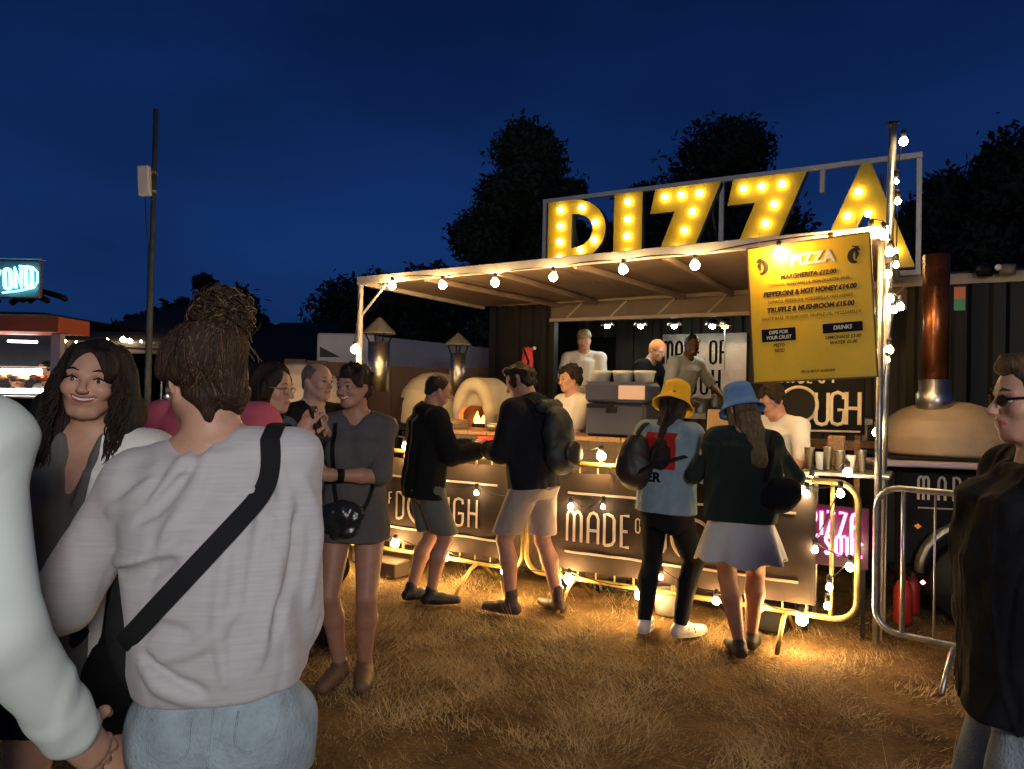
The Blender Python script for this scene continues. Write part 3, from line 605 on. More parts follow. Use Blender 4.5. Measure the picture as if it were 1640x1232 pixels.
LZ0, LZ1 = zb+.01, zt-.03
def sx_(px, py=340): return sz(px, py, DC-.06)[0]
def uz(u): return LZ0+(LZ1-LZ0)*u
letters = []
pl, pr = sx_(880), sx_(972); st = sx_(918)-pl
arc = lambda cx, cz, ax, az, a0, a1, n: [(cx+ax*math.cos(w), cz+az*math.sin(w)) for w in np.linspace(a0, a1, n)]
bz0 = .28; cz = uz((1+bz0)/2); az = (uz(1)-uz(bz0))/2
outer = [(pl, uz(0)), (pl, uz(1))]+arc(pl+st, cz, pr-pl-st, az, math.pi/2, -math.pi/2, 18)+[(pl+st, uz(bz0)), (pl+st, uz(0))]
inner = [(pl+st, cz+az-.16)]+arc(pl+st+.02, cz, (pr-pl-st)-.17, az-.16, math.pi/2, -math.pi/2, 12)+[(pl+st, cz-az+.16)]
letters.append(([outer, inner], [(897, 336), (897, 362), (896, 387.5), (895.5, 413), (895, 438), (931, 332.5), (953, 356), (951, 384), (929, 400)]))
il, ir = sx_(985), sx_(1030); letters.append(([[(il, uz(0)), (ir, uz(0)), (ir, uz(1)), (il, uz(1))]], [(1005.6, 323), (1005, 351), (1004, 378), (1003, 405.5), (1002, 431)]))
for (x0, x1, bl) in ((1043, 1156, [(1065, 315), (1091, 312), (1120, 309), (1108.6, 339), (1095.7, 369), (1084, 399), (1072, 428), (1100, 425)]), (1166, 1293, [(1191, 302), (1220, 298.5), (1252.6, 294.6), (1240, 327), (1226, 358), (1212, 390), (1200, 420), (1235, 416)])):
    a, c = sx_(x0), sx_(x1, 300); W = c-a; letters.append(([[(a+W*q[0], uz(q[1])) for q in ((.07, 1), (1, 1), (.60, .26), (.93, .26), (.86, 0), (-.04, 0), (.36, .74), (0, .74))]], bl))
a, c = sx_(1300, 400), sx_(1466, 420); ap = sx_(1386, 265)
letters.append(([[(a, uz(0)), (ap-.03, uz(1)), (ap+.05, uz(1)), (c, uz(0)), (c-.27, uz(0)), (c-.35, uz(.22)), (a+.33, uz(.22)), (a+.25, uz(0))], [(ap-.07, uz(.38)), (ap+.09, uz(.38)), (ap+.01, uz(.56))]], [(1374.7, 307.5), (1357, 346), (1390, 342), (1342, 378), (1398, 368), (1413, 376), (1434, 402), (1330, 405)]))
def bulb_mesh(r, m, n=12):
    b = MB(); b.lathe([(0, -r), (r*.55, -r*.84), (r*.9, -r*.42), (r, 0), (r*.88, r*.45), (r*.5, r*.95), (r*.36, r*1.3), (0, r*1.3)], (0, 0, 0), n)
    o = b.build('bulb', m, None, True); me = o.data; bpy.data.objects.remove(o); return me
signbulb = mat('lit_sign_bulb', (1, .85, .5), .3, emit=(1, .75, .27), es=27); SBM = bulb_mesh(.032, signbulb); DP = R_(90)
for k, (polys, bl) in enumerate(letters):
    lo_ = poly_mesh('letter', polys, DC-.09, .11, ms); lo_['label'] = 'yellow bulb-lit letter '+'PIZZA'[k]+[' leftmost', '', ' third letter', ' fourth letter', ' rightmost'][k]
    for px, py in bl:
        o = bpy.data.objects.new('bulb', SBM); COL.objects.link(o); o.parent = lo_; p = on(px, py, DC-.115); o.location = tuple(p); o.rotation_euler = (DP, 0, STALL_ROT)

# ------------------------------------------------------------------ canopy
DF = 5.245; cs0, cs1 = sz(578, 450, DF)[0], sz(1416, 372, DF)[0]; cz0, cz1 = sz(578, 450, DF)[1], sz(1416, 371, DF)[1]
cp = thing('canopy', 'flat roofed canopy with pale edge beam over the counter', 'canopy')
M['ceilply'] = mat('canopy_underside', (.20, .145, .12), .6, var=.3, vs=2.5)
nP = 9
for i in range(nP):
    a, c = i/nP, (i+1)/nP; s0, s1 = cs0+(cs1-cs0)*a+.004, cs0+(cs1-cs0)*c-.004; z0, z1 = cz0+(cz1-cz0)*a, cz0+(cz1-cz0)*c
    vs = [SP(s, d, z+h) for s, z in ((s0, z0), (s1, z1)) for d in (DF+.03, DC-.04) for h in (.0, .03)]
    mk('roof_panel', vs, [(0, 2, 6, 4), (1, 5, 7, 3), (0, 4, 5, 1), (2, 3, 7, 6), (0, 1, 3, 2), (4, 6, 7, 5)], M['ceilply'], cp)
def beam(name, s0, d0, z0, s1, d1, z1, w, h, m, par):
    a, c = SP(s0, d0, z0), SP(s1, d1, z1); t = unit(c-a); sd = unit(np.cross(t, V(0, 0, 1))); up = np.cross(sd, t); b = MB()
    R = np.stack([t, sd, up], 1); b.box((a+c)/2, (np.linalg.norm(c-a), w, h), R, bev=.004); return b.build(name, m, par)
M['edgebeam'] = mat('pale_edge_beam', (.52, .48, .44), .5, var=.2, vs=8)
beam('edge_beam', cs0-.03, DF, cz0+.0, cs1+.03, DF, cz1+.0, .05, .075, M['edgebeam'], cp)
beam('side_beam', cs0, DF+.03, cz0-.01, cs0, DC-.03, cz0+.0, .05, .06, M['edgebeam'], cp); beam('side_beam', cs1, DF+.03, cz1-.01, cs1, DC-.03, cz1, .05, .06, M['edgebeam'], cp)
for i in range(1, 6):
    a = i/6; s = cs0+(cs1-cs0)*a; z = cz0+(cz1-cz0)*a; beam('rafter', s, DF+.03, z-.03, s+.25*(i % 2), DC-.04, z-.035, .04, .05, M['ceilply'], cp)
zz_ = cz0; b = MB(); b.tube([SP(cs0+.0, DF, 0), SP(cs0+.0, DF, cz0-.04)], .026, 10); b.build('post', M['edgebeam'], cp, True)
b = MB(); b.tube([SP(cs1-.02, DF+.1, 0), SP(cs1-.02, DF+.1, cz1-.045)], .022, 10); b.build('post', M['galv'], cp, True)
b = MB(); b.tube([SP(cs0+.02, DF, cz0-.32), SP(cs0+.3, DF, cz0-.05)], .012, 6); b.build('corner_brace', M['edgebeam'], cp)

# ------------------------------------------------------------------ serving counter
ctr = thing('serving_counter', 'wooden serving counter behind the barriers', 'counter'); cS0, cS1 = sz(690, 700, 5.55)[0], sz(1212, 720, 5.55)[0]
nb = 14
for i in range(nb):
    a = cS0+(cS1-cS0)*i/nb; sb('counter_plank', a+.002, a+(cS1-cS0)/nb-.002, 5.52, 6.02, 1.205, 1.24, M['wood'], ctr, bev=.004)
M['cfront'] = mat('counter_front_board', (.10, .07, .05), .7, var=.4, vs=5)
nb = 24
for i in range(nb):
    a = cS0+(cS1-cS0)*i/nb; sb('front_board', a+.002, a+(cS1-cS0)/nb-.002, 5.56, 5.58, .1, 1.204, M['cfront'], ctr)
for s in (cS0+.04, (cS0+cS1)/2, cS1-.04): sb('leg', s-.03, s+.03, 5.9, 5.96, 0, 1.204, M['wood'], ctr)
o = sb('red_panel', sz(765, 705, 5.5)[0], sz(806, 705, 5.5)[0], 5.49, 5.515, 1.02, 1.2, M['red']); o.name = 'price_board'; tag(o, 'dark red board fixed on the counter front by the oven', 'board')
# cool box on the counter
a0, a1 = sz(945, 650, 5.72)[0], sz(1040, 650, 5.72)[0]; zb0 = 1.241; zt0 = sz(990, 612, 5.72)[1]
M['boxblue'] = mat('blue_grey_plastic', (.045, .052, .09), .5, var=.12, vs=4, spec=.2)
cb = thing('cool_box', 'large blue-grey insulated box with black latch on the counter', 'box'); zs = zb0+(zt0-zb0)*.62
sb('body', a0, a1, 5.62, 5.98, zb0, zs-.004, M['boxblue'], cb, bev=.025); sb('lid', a0-.008, a1+.008, 5.61, 5.985, zs, zt0, M['boxblue'], cb, bev=.03)
sb('latch', a0+.02, a0+.26, 5.594, 5.612, zs-.045, zs-.01, M['black'], cb, bev=.006); sb('latch', a0+.19, a0+.29, 5.588, 5.606, zs-.085, zs-.03, M['black'], cb, bev=.008)
sb('label', a0+.3, a1-.0, 5.598, 5.608, zs+.03, zt0-.03, mat('pinkish_label', (.55, .42, .40), .6), cb)
for i, px in ((1, 962), (2, 998), (3, 1032)):
    c = on(px, 606, 5.8); c[2] = zt0+.002 if i else zt0-.0; tb = thing('takeaway_tub', ['translucent white tub left of the cool box', 'white tub at the left end on the cool box', 'white tub in the middle on the cool box', 'white tub at the right end on the cool box by the yellow hat'][i], 'tub', c, STALL_ROT, 'white tubs by the cool box')
    b = MB(); b.lathe([(.0, 0), (.075, 0), (.088, .075), (.094, .08), (.09, .082), (.084, .078), (.072, .006), (0, .006)], (0, 0, 0), 16); b.build('tub', mat('milky_plastic', (.62, .62, .52), .35), tb, True)
    b = MB(); b.lathe([(0, .083), (.093, .083), (.096, .088), (.09, .093), (0, .093)], (0, 0, 0), 16); b.build('lid', M['white'], tb, True)
# clutter on the counter
kraft = mat('kraft_board', (.36, .25, .15), .8, var=.2, vs=20)
for i, (px, w_, z_) in enumerate(((715, .28, 0), (715, .28, .04), (1092, .28, 0))):
    s_ = sz(px, 700, 5.75)[0]; b = MB(); b.box((0, 0, .02), (w_, w_, .038), rz(.08*(i-1)), bev=.003); o = b.build('pizza_box', kraft, None, loc=SP(s_, 5.77, 1.241+z_)); o.rotation_euler.z = STALL_ROT
    tag(o, ['lower closed pizza box on the counter in front of the fire oven', 'upper closed pizza box on the counter in front of the fire oven', 'closed pizza box on the counter behind the yellow hat'][i], 'pizza box', 'pizza boxes on the counter')
tl_ = thing('till', 'till terminal with a beige back panel between the two hatted women', 'till', SP(sz(1150, 690, 5.7)[0], 5.72, 1.241), STALL_ROT)
b = MB(); b.box((0, 0, .15), (.20, .03, .22), rx(-.15), bev=.006); b.build('screen_housing', M['black'], tl_); b = MB(); b.box((0, -.018, .152), (.17, .004, .19), rx(-.15)); b.build('back_panel', kraft, tl_); b = MB(); b.box((0, .0, .015), (.16, .14, .03), bev=.006); b.build('stand', M['black'], tl_)
for i, (px, mm, r, h) in enumerate(((790, 'steel', .07, .07), (806, 'red', .03, .17), (820, 'white', .03, .15))):
    o = lathe_obj('bowl' if i == 0 else 'sauce_bottle', [(0, 0), (r*.75, 0), (r, h*.7), (r*(1 if i == 0 else .35), h), (r*.3 if i else r*.95, h), (0, h*.95 if i else .01)], SP(sz(px, 700, 5.62)[0], 5.62, 1.241), M[mm]); tag(o, ['steel bowl on the counter right of the fire oven', 'red sauce bottle on the counter by the tall man', 'white sauce bottle on the counter by the tall man'][i], 'bowl' if i == 0 else 'bottle')
# silver cups, jars, wooden block on the right end of the counter
rt = thing('steel_table', 'steel side table at the right end of the counter', 'table'); rs0, rs1 = sz(1285, 730, 5.5)[0], sz(1400, 730, 5.5)[0]
sb('table_top', rs0+.02, rs1+.1, 5.42, 5.9, 1.06, 1.085, M['steel'], rt, bev=.005)
for s in (rs0+.05, rs1+.05):
    for d in (5.46, 5.85): sb('leg', s-.015, s+.015, d-.015, d+.015, 0, 1.059, M['steel'], rt)
for i, (px, h, r, mm) in enumerate(((1296, .15, .034, 'steel'), (1312, .12, .03, 'white'), (1326, .16, .03, 'steel'), (1344, .14, .035, 'steel'), (1362, .11, .032, 'white'), (1380, .15, .03, 'steel'))):
    c = on(px, 745, 5.6); c[2] = 1.086; o = lathe_obj('cup', [(0, 0), (r*.8, 0), (r, h), (r+.003, h+.003), (r-.003, h), (r*.8-.003, .006), (0, .006)], c, M[mm])
    tag(o, ['steel beaker at the left end of the side table', 'short white cup second from left on the side table', 'tall steel beaker third from left on the side table', 'steel beaker right under the wooden block', 'white cup right of the wooden block on the side table', 'steel beaker rightmost on the side table'][i], 'cup', 'cups on the steel side table')
o = sb('wooden_block', sz(1326, 715, 5.75)[0], sz(1352, 715, 5.75)[0], 5.72, 5.85, 1.12, 1.32, M['wood'], None, bev=.006); o.name = 'wooden_block'; tag(o, 'upright orange-lit wooden block under the DOUGH board', 'block')
o2 = sb('block_base', sz(1318, 715, 5.7)[0], sz(1360, 715, 5.75)[0], 5.66, 5.89, 1.086, 1.119, M['wood']); o2.name = 'chopping_board'; tag(o2, 'small chopping board under the wooden block', 'board')

# DOUGH board
DD = 6.22
s0, s1 = sz(1240, 640, DD)[0], sz(1385, 640, DD)[0]; z1, z0 = 2.03, sz(1320, 694, DD)[1]
db = thing('dough_sign', 'black board reading MADE OF DOUGH behind the menu', 'sign')
sb('board', s0-.18, s1, DD, DD+.03, z0, z1, M['black'], db, bev=.004)
for i, (ch, px) in enumerate((('U', 1306), ('G', 1331), ('H', 1355))):
    b = MB(); o = on(px, 680, DD-.008); stroke(b, ch, o, SR, .25, .0145, 0, wide=1.38*.26/.26); b.build('board_letter', mat('cream_gold', (.78, .66, .42), .5), db)
rc = on(1279, 648, DD-.005); b = MB(); b.tube([rc+SR@V((.139)*math.cos(w), 0, (.139)*math.sin(w)) for w in np.linspace(0, 2*math.pi, 33)], .012, 6, flat=(SR@V(0, 1, 0), .4)); b.build('ring', M['cream'], db)
b = MB(); b.tube([rc-NN*.004, rc-NN*.014], .125, 32); b.build('disc', mat('matt_black', (.006, .006, .006), .9), db)
b = MB(); b.tube([on(1258, 689, DD-.008), on(1378, 692, DD-.008)], .009, 6); b.build('underline', M['cream'], db)
for (ch, px) in (('O', 1312), ('F', 1334), ('M', 1240), ('A', 1262), ('D', 1280), ('E', 1294)):
    b = MB(); stroke(b, ch, on(px, 613, DD-.008), SR, .145, .010); b.build('board_letter', M['cream'], db)
for s in (s0-.1, s1-.05): sb('post', s-.02, s+.02, DD+.035, DD+.07, 0, z0+.3, M['wood'], db)

# ------------------------------------------------------------------ yellow menu board
def text_mesh(s, size, bold=0.0, shear=0.0, align='CENTER', sp=1.0):
    cu = bpy.data.curves.new('txt', 'FONT'); cu.body = s; cu.size = size; cu.align_x = align; cu.align_y = 'CENTER'; cu.offset = bold; cu.shear = shear; cu.space_character = sp; cu.extrude = .0006; cu.resolution_u = 3
    tmp = bpy.data.objects.new('txt', cu); COL.objects.link(tmp); me = bpy.data.meshes.new_from_object(tmp.evaluated_get(bpy.context.evaluated_depsgraph_get())); bpy.data.objects.remove(tmp); return me
mb_c = on(1297, 497, 5.13); MR = SR@ry(R_(-3.6)); MW, MH = .745, .905
mn = thing('menu_board', 'yellow pizza menu board hanging tilted from the canopy edge', 'menu board', mb_c, 0)
mn.matrix_world = Matrix.Translation(Vector(mb_c)) @ Matrix(MR.tolist()).to_4x4()
b = MB(); b.box((0, 0, 0), (MW, .018, MH), bev=.003); b.build('board', mat('mustard_board', (.94, .56, .02), .5, var=.12, vs=3, bump=.05, bs=30), mn)
b = MB()
for sg in (-1, 1): b.box((sg*(MW/2+.004), 0, 0), (.008, .024, MH+.016)); b.box((0, 0, sg*(MH/2+.004)), (MW-.001, .024, .008))
b.build('edge_trim', mat('bronze_trim', (.10, .06, .03), .5), mn)
ink = mat('dark_brown_ink', (.035, .018, .008), .8); inkw = mat('white_ink', (.78, .76, .62), .7)
def txt(s, x, z, size, m, bold=0, shear=.15, wmax=None):
    me = text_mesh(s, size, bold, shear); o = bpy.data.objects.new('lettering', me); COL.objects.link(o); me.materials.clear(); me.materials.append(m)
    w = max(v.co.x for v in me.vertices)-min(v.co.x for v in me.vertices); k = wmax/w if wmax else 1
    o.parent = mn; o.location = (x, -.0115, z); o.rotation_euler = (math.pi/2, 0, 0); o.scale = (k, 1, 1); return o
txt('PIZZA', .03, .335, .105, inkw, .004, 0, .27)
for s, z, sz_, bo, w in (('MARGHERITA £12.00', .235, .042, .0012, .34), ('TOMATO, MOZZARELLA, FIOR DI LATTE, BASIL', .185, .028, 0, .50), ('PEPPERONI & HOT HONEY £14.00', .128, .044, .0022, .57), ('TOMATO, PEPPERONI, MOZZARELLA, HOT HONEY', .075, .028, 0, .52), ('TRUFFLE & MUSHROOM £15.00', .02, .044, .0022, .53), ('WHITE BASE, MUSHROOM, TRUFFLE OIL, MOZZARELLA', -.035, .028, 0, .60)):
    txt(s, .0, z, sz_, ink, bo, .15, w)
for x, w, z in ((-.2, .215, -.145), (.19, .235, -.13)):
    b = MB(); b.box((x, -.0105, z), (w, .003, .085 if x < 0 else .062), bev=.001); b.build('black_panel', M['black'], mn)
def txt2(s, x, z, size, m, w): o = txt(s, x, z, size, m, .0008, .15, w); o.location.y = -.0135; return o
txt2('DIPS FOR', -.2, -.128, .032, inkw, .12); txt2('YOUR CRUST', -.2, -.163, .032, inkw, .16); txt2('DRINKS', .19, -.13, .036, inkw, .11)
txt('PESTO', -.2, -.215, .028, ink, .0006, .1, .07); txt('AIOLI', -.2, -.25, .028, ink, .0006, .1, .065); txt('LEMONADE £3.00', .19, -.19, .028, ink, .0006, .15, .21); txt('WATER £2.00', .19, -.225, .028, ink, .0006, .15, .16)
txt('ASK US ABOUT ALLERGENS', .03, -.40, .024, ink, .0004, .0, .21)
for sx2 in (-1, 1):                                   # curling flourishes in the two top corners
    b = MB(); c = V(sx2*.29, -.012, .31)
    b.tube([c+V(sx2*.045*math.cos(w)*(1-.08*w), 0, .06*math.sin(w)*(1-.1*w)) for w in np.linspace(.9, 4.9, 14)], [.006+.012*math.sin(q) for q in np.linspace(0, 3.1, 14)], 6, flat=(V(0, 1, 0), .1))
    b.tube([c+V(0, 0, .055), c+V(sx2*.01, 0, .02), c+V(sx2*.0, 0, -.015)], [.004, .014, .004], 6, flat=(V(0, 1, 0), .1)); b.tube([c+V(-sx2*.02, 0, .07), c+V(sx2*.02, 0, .06)], .005, 6, flat=(V(0, 1, 0), .2)); b.build('emblem', ink, mn)
for x in (-.3, .3):
    b = MB(); q = Vector((x, 0, MH/2)); b.tube([V(x, 0, MH/2), V(x+.005, .0, MH/2+.10)], .003, 5); b.build('hanger', M['galv'], mn)

# ------------------------------------------------------------------ crowd barriers with banners
DBR = 5.07; BT, BB = 1.06, .20
M['yellowlit'] = mat('scuffed_barrier_lit_yellow', (.46, .32, .10), .45, .35, var=.35, vs=20)  # warm light on the counter barriers is put into their colour as yellow
def barrier(label, o, ang, length, banner=None, m='galv', group='crowd control barriers', feet=True, nbar=15):
    t = thing('crowd_barrier', label, 'barrier', o, ang, group); R = .13; mm = M[m]; b = MB()
    def corner(cx, cz, a0, a1): return [V(cx+R*math.cos(w), 0, cz+R*math.sin(w)) for w in np.linspace(a0, a1, 7)]
    pts = corner(length-R, BT-R, 0, math.pi/2)+corner(R, BT-R, math.pi/2, math.pi)+corner(R, BB+R, math.pi, 1.5*math.pi)+corner(length-R, BB+R, 1.5*math.pi, 2*math.pi)
    pts.append(pts[0]); b.tube(pts, .019, 8, cap=False); b.build('frame', mm, t, True)
    for i in range(nbar):
        x = R+.02+(length-2*R-.04)*i/(nbar-1); b = MB(); b.tube([V(x, 0, BB+.0), V(x, 0, BT)], .0065 if i % 7 else .014, 6); b.build('bar', mm, t, True)
    if feet:
        for x in (.42, length-.42):
            for sg in (-1, 1):
                b = MB(); b.tube([V(x, 0, BB-.01), V(x, sg*.09, BB-.03), V(x, sg*.30, .012)], .015, 6); b.build('foot', mm, t, True)
    return t
ang = STALL_ROT
bR = on(1381, 780, DBR); sR = S_of(bR)
bar1 = barrier('long barrier with banner at the right half of the counter', SP(sR-2.36, DBR, 0), ang, 2.34, m='yellowlit')
bar2 = barrier('long barrier with banner at the left half of the counter', SP(sR-4.74, DBR+.01, 0), ang, 2.34, m='yellowlit')
q = on(1412, 780, 5.0); bar3 = barrier('bare metal barrier right of the light pole', (q[0]-.03, q[1], 0), R_(-42), 2.3, nbar=13)
M['banner'] = mat('charcoal_mesh_banner', (.040, .028, .023), .85, var=.25, vs=3, bump=.2, bs=300, spec=.15)
M['blet'] = mat('off_white_print', (.66, .52, .43), .8, var=.1, vs=20)
def banner(label, s0, s1, d, z0=.27, z1=1.0):
    t = thing('banner', label, 'banner', (0, 0, 0)); n = 60; vs = []; wave = lambda s: .010*math.sin(s*9)+.006*math.sin(s*23+1)
    for i in range(n+1):
        s = s0+(s1-s0)*i/n
        for z in (z0, (z0+z1)/2, z1):
            for e in (0, .004): vs.append(SP(s, d+wave(s)+e, z+.006*math.sin(s*12)*(z == z1)))
    fs = []
    for i in range(n):
        a = 6*i; c = a+6; fs += [(a, c, c+2, a+2), (a+2, c+2, c+4, a+4), (a+1, a+3, c+3, c+1), (a+3, a+5, c+5, c+3), (a+4, c+4, c+5, a+5), (a, a+1, c+1, c)]
    fs += [(0, 2, 3, 1), (2, 4, 5, 3), (6*n, 6*n+1, 6*n+3, 6*n+2), (6*n+2, 6*n+3, 6*n+5, 6*n+4)]; mk('sheet', vs, fs, M['banner'], t, True)
    k = (s1-s0)/2.1; x0 = s0+.26*k
    def warp(b):
        b.v = [tuple(V(*v)+NN*(wave(float(V(*v)@UR))-.006)) for v in b.v]; return b
    def lets(txt, x, z, h, r, gap):
        for ch in txt:
            b = MB(); stroke(b, ch, SP(x, d, z), SR, h, r, 0, .25, 5, wide=1.38*k); warp(b).build('banner_letter', M['blet'], t); x += gw[ch]*h*1.38*k+gap
        return x
    x = lets('MADE', x0, .485, .225, .0115, .055*k); x = lets('OF', x+.0, .60, .10, .006, .03)
    x = lets('D', x+.03, .485, .225, .0115, .05*k); rr = .145*min(1, k); b = MB(); cx = x+rr
    b.tube([SP(cx+rr*math.cos(w), d, .60+rr*math.sin(w)) for w in np.linspace(0, 2*math.pi, 37)], .012, 6, flat=(NN, .25)); warp(b).build('ring', M['blet'], t); x = cx+rr+.045*k
    lets('UGH', x, .485, .225, .0115, .055*k)
    for z, xa, xb in ((.845, x0, s1-.12), (.405, x0-.02, s1-.1)):
        b = MB(); b.tube([SP(s, d, z) for s in np.linspace(xa, xb, 40)], .009, 5, flat=(NN, .3)); warp(b).build('print_line', M['blet'], t)
    for s in np.linspace(s0+.03, s1-.03, 8):
        b = MB(); b.tube([SP(s, d+.02, z1-.02), SP(s+.006, d-.015, z1+.02), SP(s, d+.03, BT+.01)], .004, 5); b.build('cable_tie', M['cable'], t)
    return t
banner('dark MADE OF DOUGH banner tied to the right counter barrier', sR-2.24, sR-.26, DBR-.03)
banner('dark MADE OF DOUGH banner tied to the left counter barrier', sR-4.62, sR-2.50, DBR-.02)

# light pole
pb = at(1406, 1018, 5.02); t = thing('light_pole', 'tall steel pole wound with bulbs at the canopy corner', 'pole', (pb[0], pb[1], 0)); zt = at(1430, 198, 5.02)[2]; off = at(1430, 198, 5.02)[0]-pb[0]
print('pole lean', off, 'h', zt)
b = MB(); b.tube([V(0, 0, -.02), V(off*.5, 0, zt*.5), V(off, 0, zt)], .0255, 12); b.build('mast', M['galv'], t, True)
for z in (1.0, 2.62):
    b = MB(); b.tube([V(off*z/zt, 0, z-.03), V(off*z/zt, 0, z+.03)], .036, 10); b.build('clamp', M['galv'], t)
b = MB(); b.box((off-.0, 0, zt+.004), (.06, .06, .01)); b.build('end_cap', M['black'], t)
# ------------------------------------------------------------------ festoon strings
BM1 = bulb_mesh(.034, BULB); BM2 = bulb_mesh(.027, BULB2)
SOCK = MB(); SOCK.lathe([(0, .0), (.017, .0), (.018, .045), (.010, .055), (0, .055)], (0, 0, 0), 8); so_ = SOCK.build('socket', M['rubber'], None, True); SOCKM = so_.data; bpy.data.objects.remove(so_)
def festoon(label, pts, bm=BM1, sag=.03, scale=None, extra0=None, up=.085):
    t = thing('festoon_string', label, 'string lights', (0, 0, 0), 0, 'festoon light strings'); line = []
    P = [np.asarray(p, float) for p in pts]; Q = [p+V(0, 0, up) for p in P]
    if extra0 is not None: Q = [np.asarray(extra0)]+Q
    for i in range(len(Q)-1):
        for w in np.linspace(0, 1, 6)[:-1]: line.append(Q[i]*(1-w)+Q[i+1]*w-V(0, 0, sag*4*w*(1-w)))
    line.append(Q[-1]); b = MB(); b.tube(line, .0045, 5); b.build('cable', M['cable'], t, True)
    for i, p in enumerate(P):
        o = bpy.data.objects.new('bulb', bm); COL.objects.link(o); o.parent = t; o.location = tuple(p); k = scale[i] if scale else 1; o.scale = (k, k, k); o.rotation_euler = (.15*math.sin(i*5), .15*math.cos(i*3), i)
        s = bpy.data.objects.new('socket', SOCKM); COL.objects.link(s); s.parent = t; s.location = tuple(p+V(0, 0, .030)); s.scale = (1, 1, .9)
    return t
festoon('bulb string along the front edge of the canopy', [on(x, y, DF-.06) for x, y in ((628, 458), (709, 457), (793, 453), (886, 444), (998, 432), (1113, 425), (1330, 392))], sag=-.02, up=.07)
festoon('single bulb glowing in front of the top of the menu board', [on(1247, 405, 5.06)], sag=0, extra0=on(1247, 388, DF-.05))
festoon('short bulb string at the canopy corner behind the light pole', [on(x, y, DF-.05) for x, y in ((1395, 372), (1414, 376), (1425, 404))], sag=0, scale=(.7, .8, .8))
pp = lambda x, y, Y=4.93: at(x, y, Y)
festoon('bulb string wound round the tall light pole', [pp(x, y) for x, y in ((1447, 227), (1436, 291), (1438, 323), (1435, 425), (1422, 440), (1426, 479), (1442, 492), (1432, 497), (1424, 521+40), (1422, 577), (1404, 693))], BM2, .0, (1, .55, .75, .7, .9, .9, .9, .8, 1, .5, 1), up=.06)
festoon('bulb string along the top rail of the left barrier', [on(x, y, DBR-.06) for x, y in ((567, 660), (650, 715), (757, 718), (850, 726), (963, 731))], BM1, .05, (1, .9, 1, .9, 1), up=.07)
festoon('bulb string drooping over the banner fronts', [on(x, y, DBR-.09) for x, y in ((700, 775), (763, 790), (850, 800), (914, 812), (966, 812))], BM2, .06, (.6, .7, .6, .85, .6), up=.06)
festoon('bulb string along the bottom rail of the barriers', [on(x, y, DBR-.1) for x, y in ((560, 862), (633, 871), (712, 893), (809, 915), (911, 928), (1024, 953), (1058, 925), (1147, 963), (1215, 975), (1284, 993))], BM1, .03, (.9, 1, 1, 1, 1.05, 1, .5, .7, .8, 1.05), up=.06)
festoon('bulb string climbing the rounded right end of the barrier', [on(x, y, DBR-.07) for x, y in ((1282, 786), (1292, 792), (1346, 791), (1305, 881), (1361, 909), (1328, 941), (1325, 971))], BM2, .02, (.9, .8, .9, .8, .95, .8, .8), up=.06)
o = festoon('single bulbs at the corner of the steel side table', [on(1357, 757, 5.35), on(1300, 770, 5.4)], BM2, .04, (1.05, .8))
festoon('lone bulb on the left canopy post', [on(568, 560, DF-.04)], BM1, 0, (1.1,), extra0=on(577, 470, DF-.02))
# pink neon sign
nm = mat('pink_neon', (1, .2, .6), .3, emit=(1.0, .10, .48), es=14); t = thing('neon_sign', 'pink neon lettering glowing beside the barrier end', 'neon sign'); ND = 5.35
for w_, px0, py, h in (('PIZZA', 1296, 862, .155), ('SOUL', 1322, 888, .12)):
    o = on(px0, py-8+(6 if w_ == 'SOUL' else 0), ND); x = 0
    for ch in w_:
        b = MB(); stroke(b, ch, o, SR, h, .0105, x, None, 6); b.build('neon_letter', nm, t, True); x += gw[ch]*h+.035
c0, c1 = sz(1284, 895, ND+.05), sz(1392, 815, ND+.05); sb('backboard', c0[0], c1[0], ND+.03, ND+.045, c0[1]-.02, c1[1], mat('smoked_acrylic', (.03, .008, .02), .3), t)
for s in (c0[0]+.03, c1[0]-.03): sb('post', s-.012, s+.012, ND+.05, ND+.08, 0, c1[1], M['black'], t)
for i in range(6):
    b = MB(); o = on((1296, 1309, 1376, 1379, 1372, 1300)[i], (866, 858, 856, 872, 842, 868)[i], ND); b.lathe([(0, -.014), (.014, 0), (0, .014)], o, 8); b.build('neon_dot', nm, t, True)

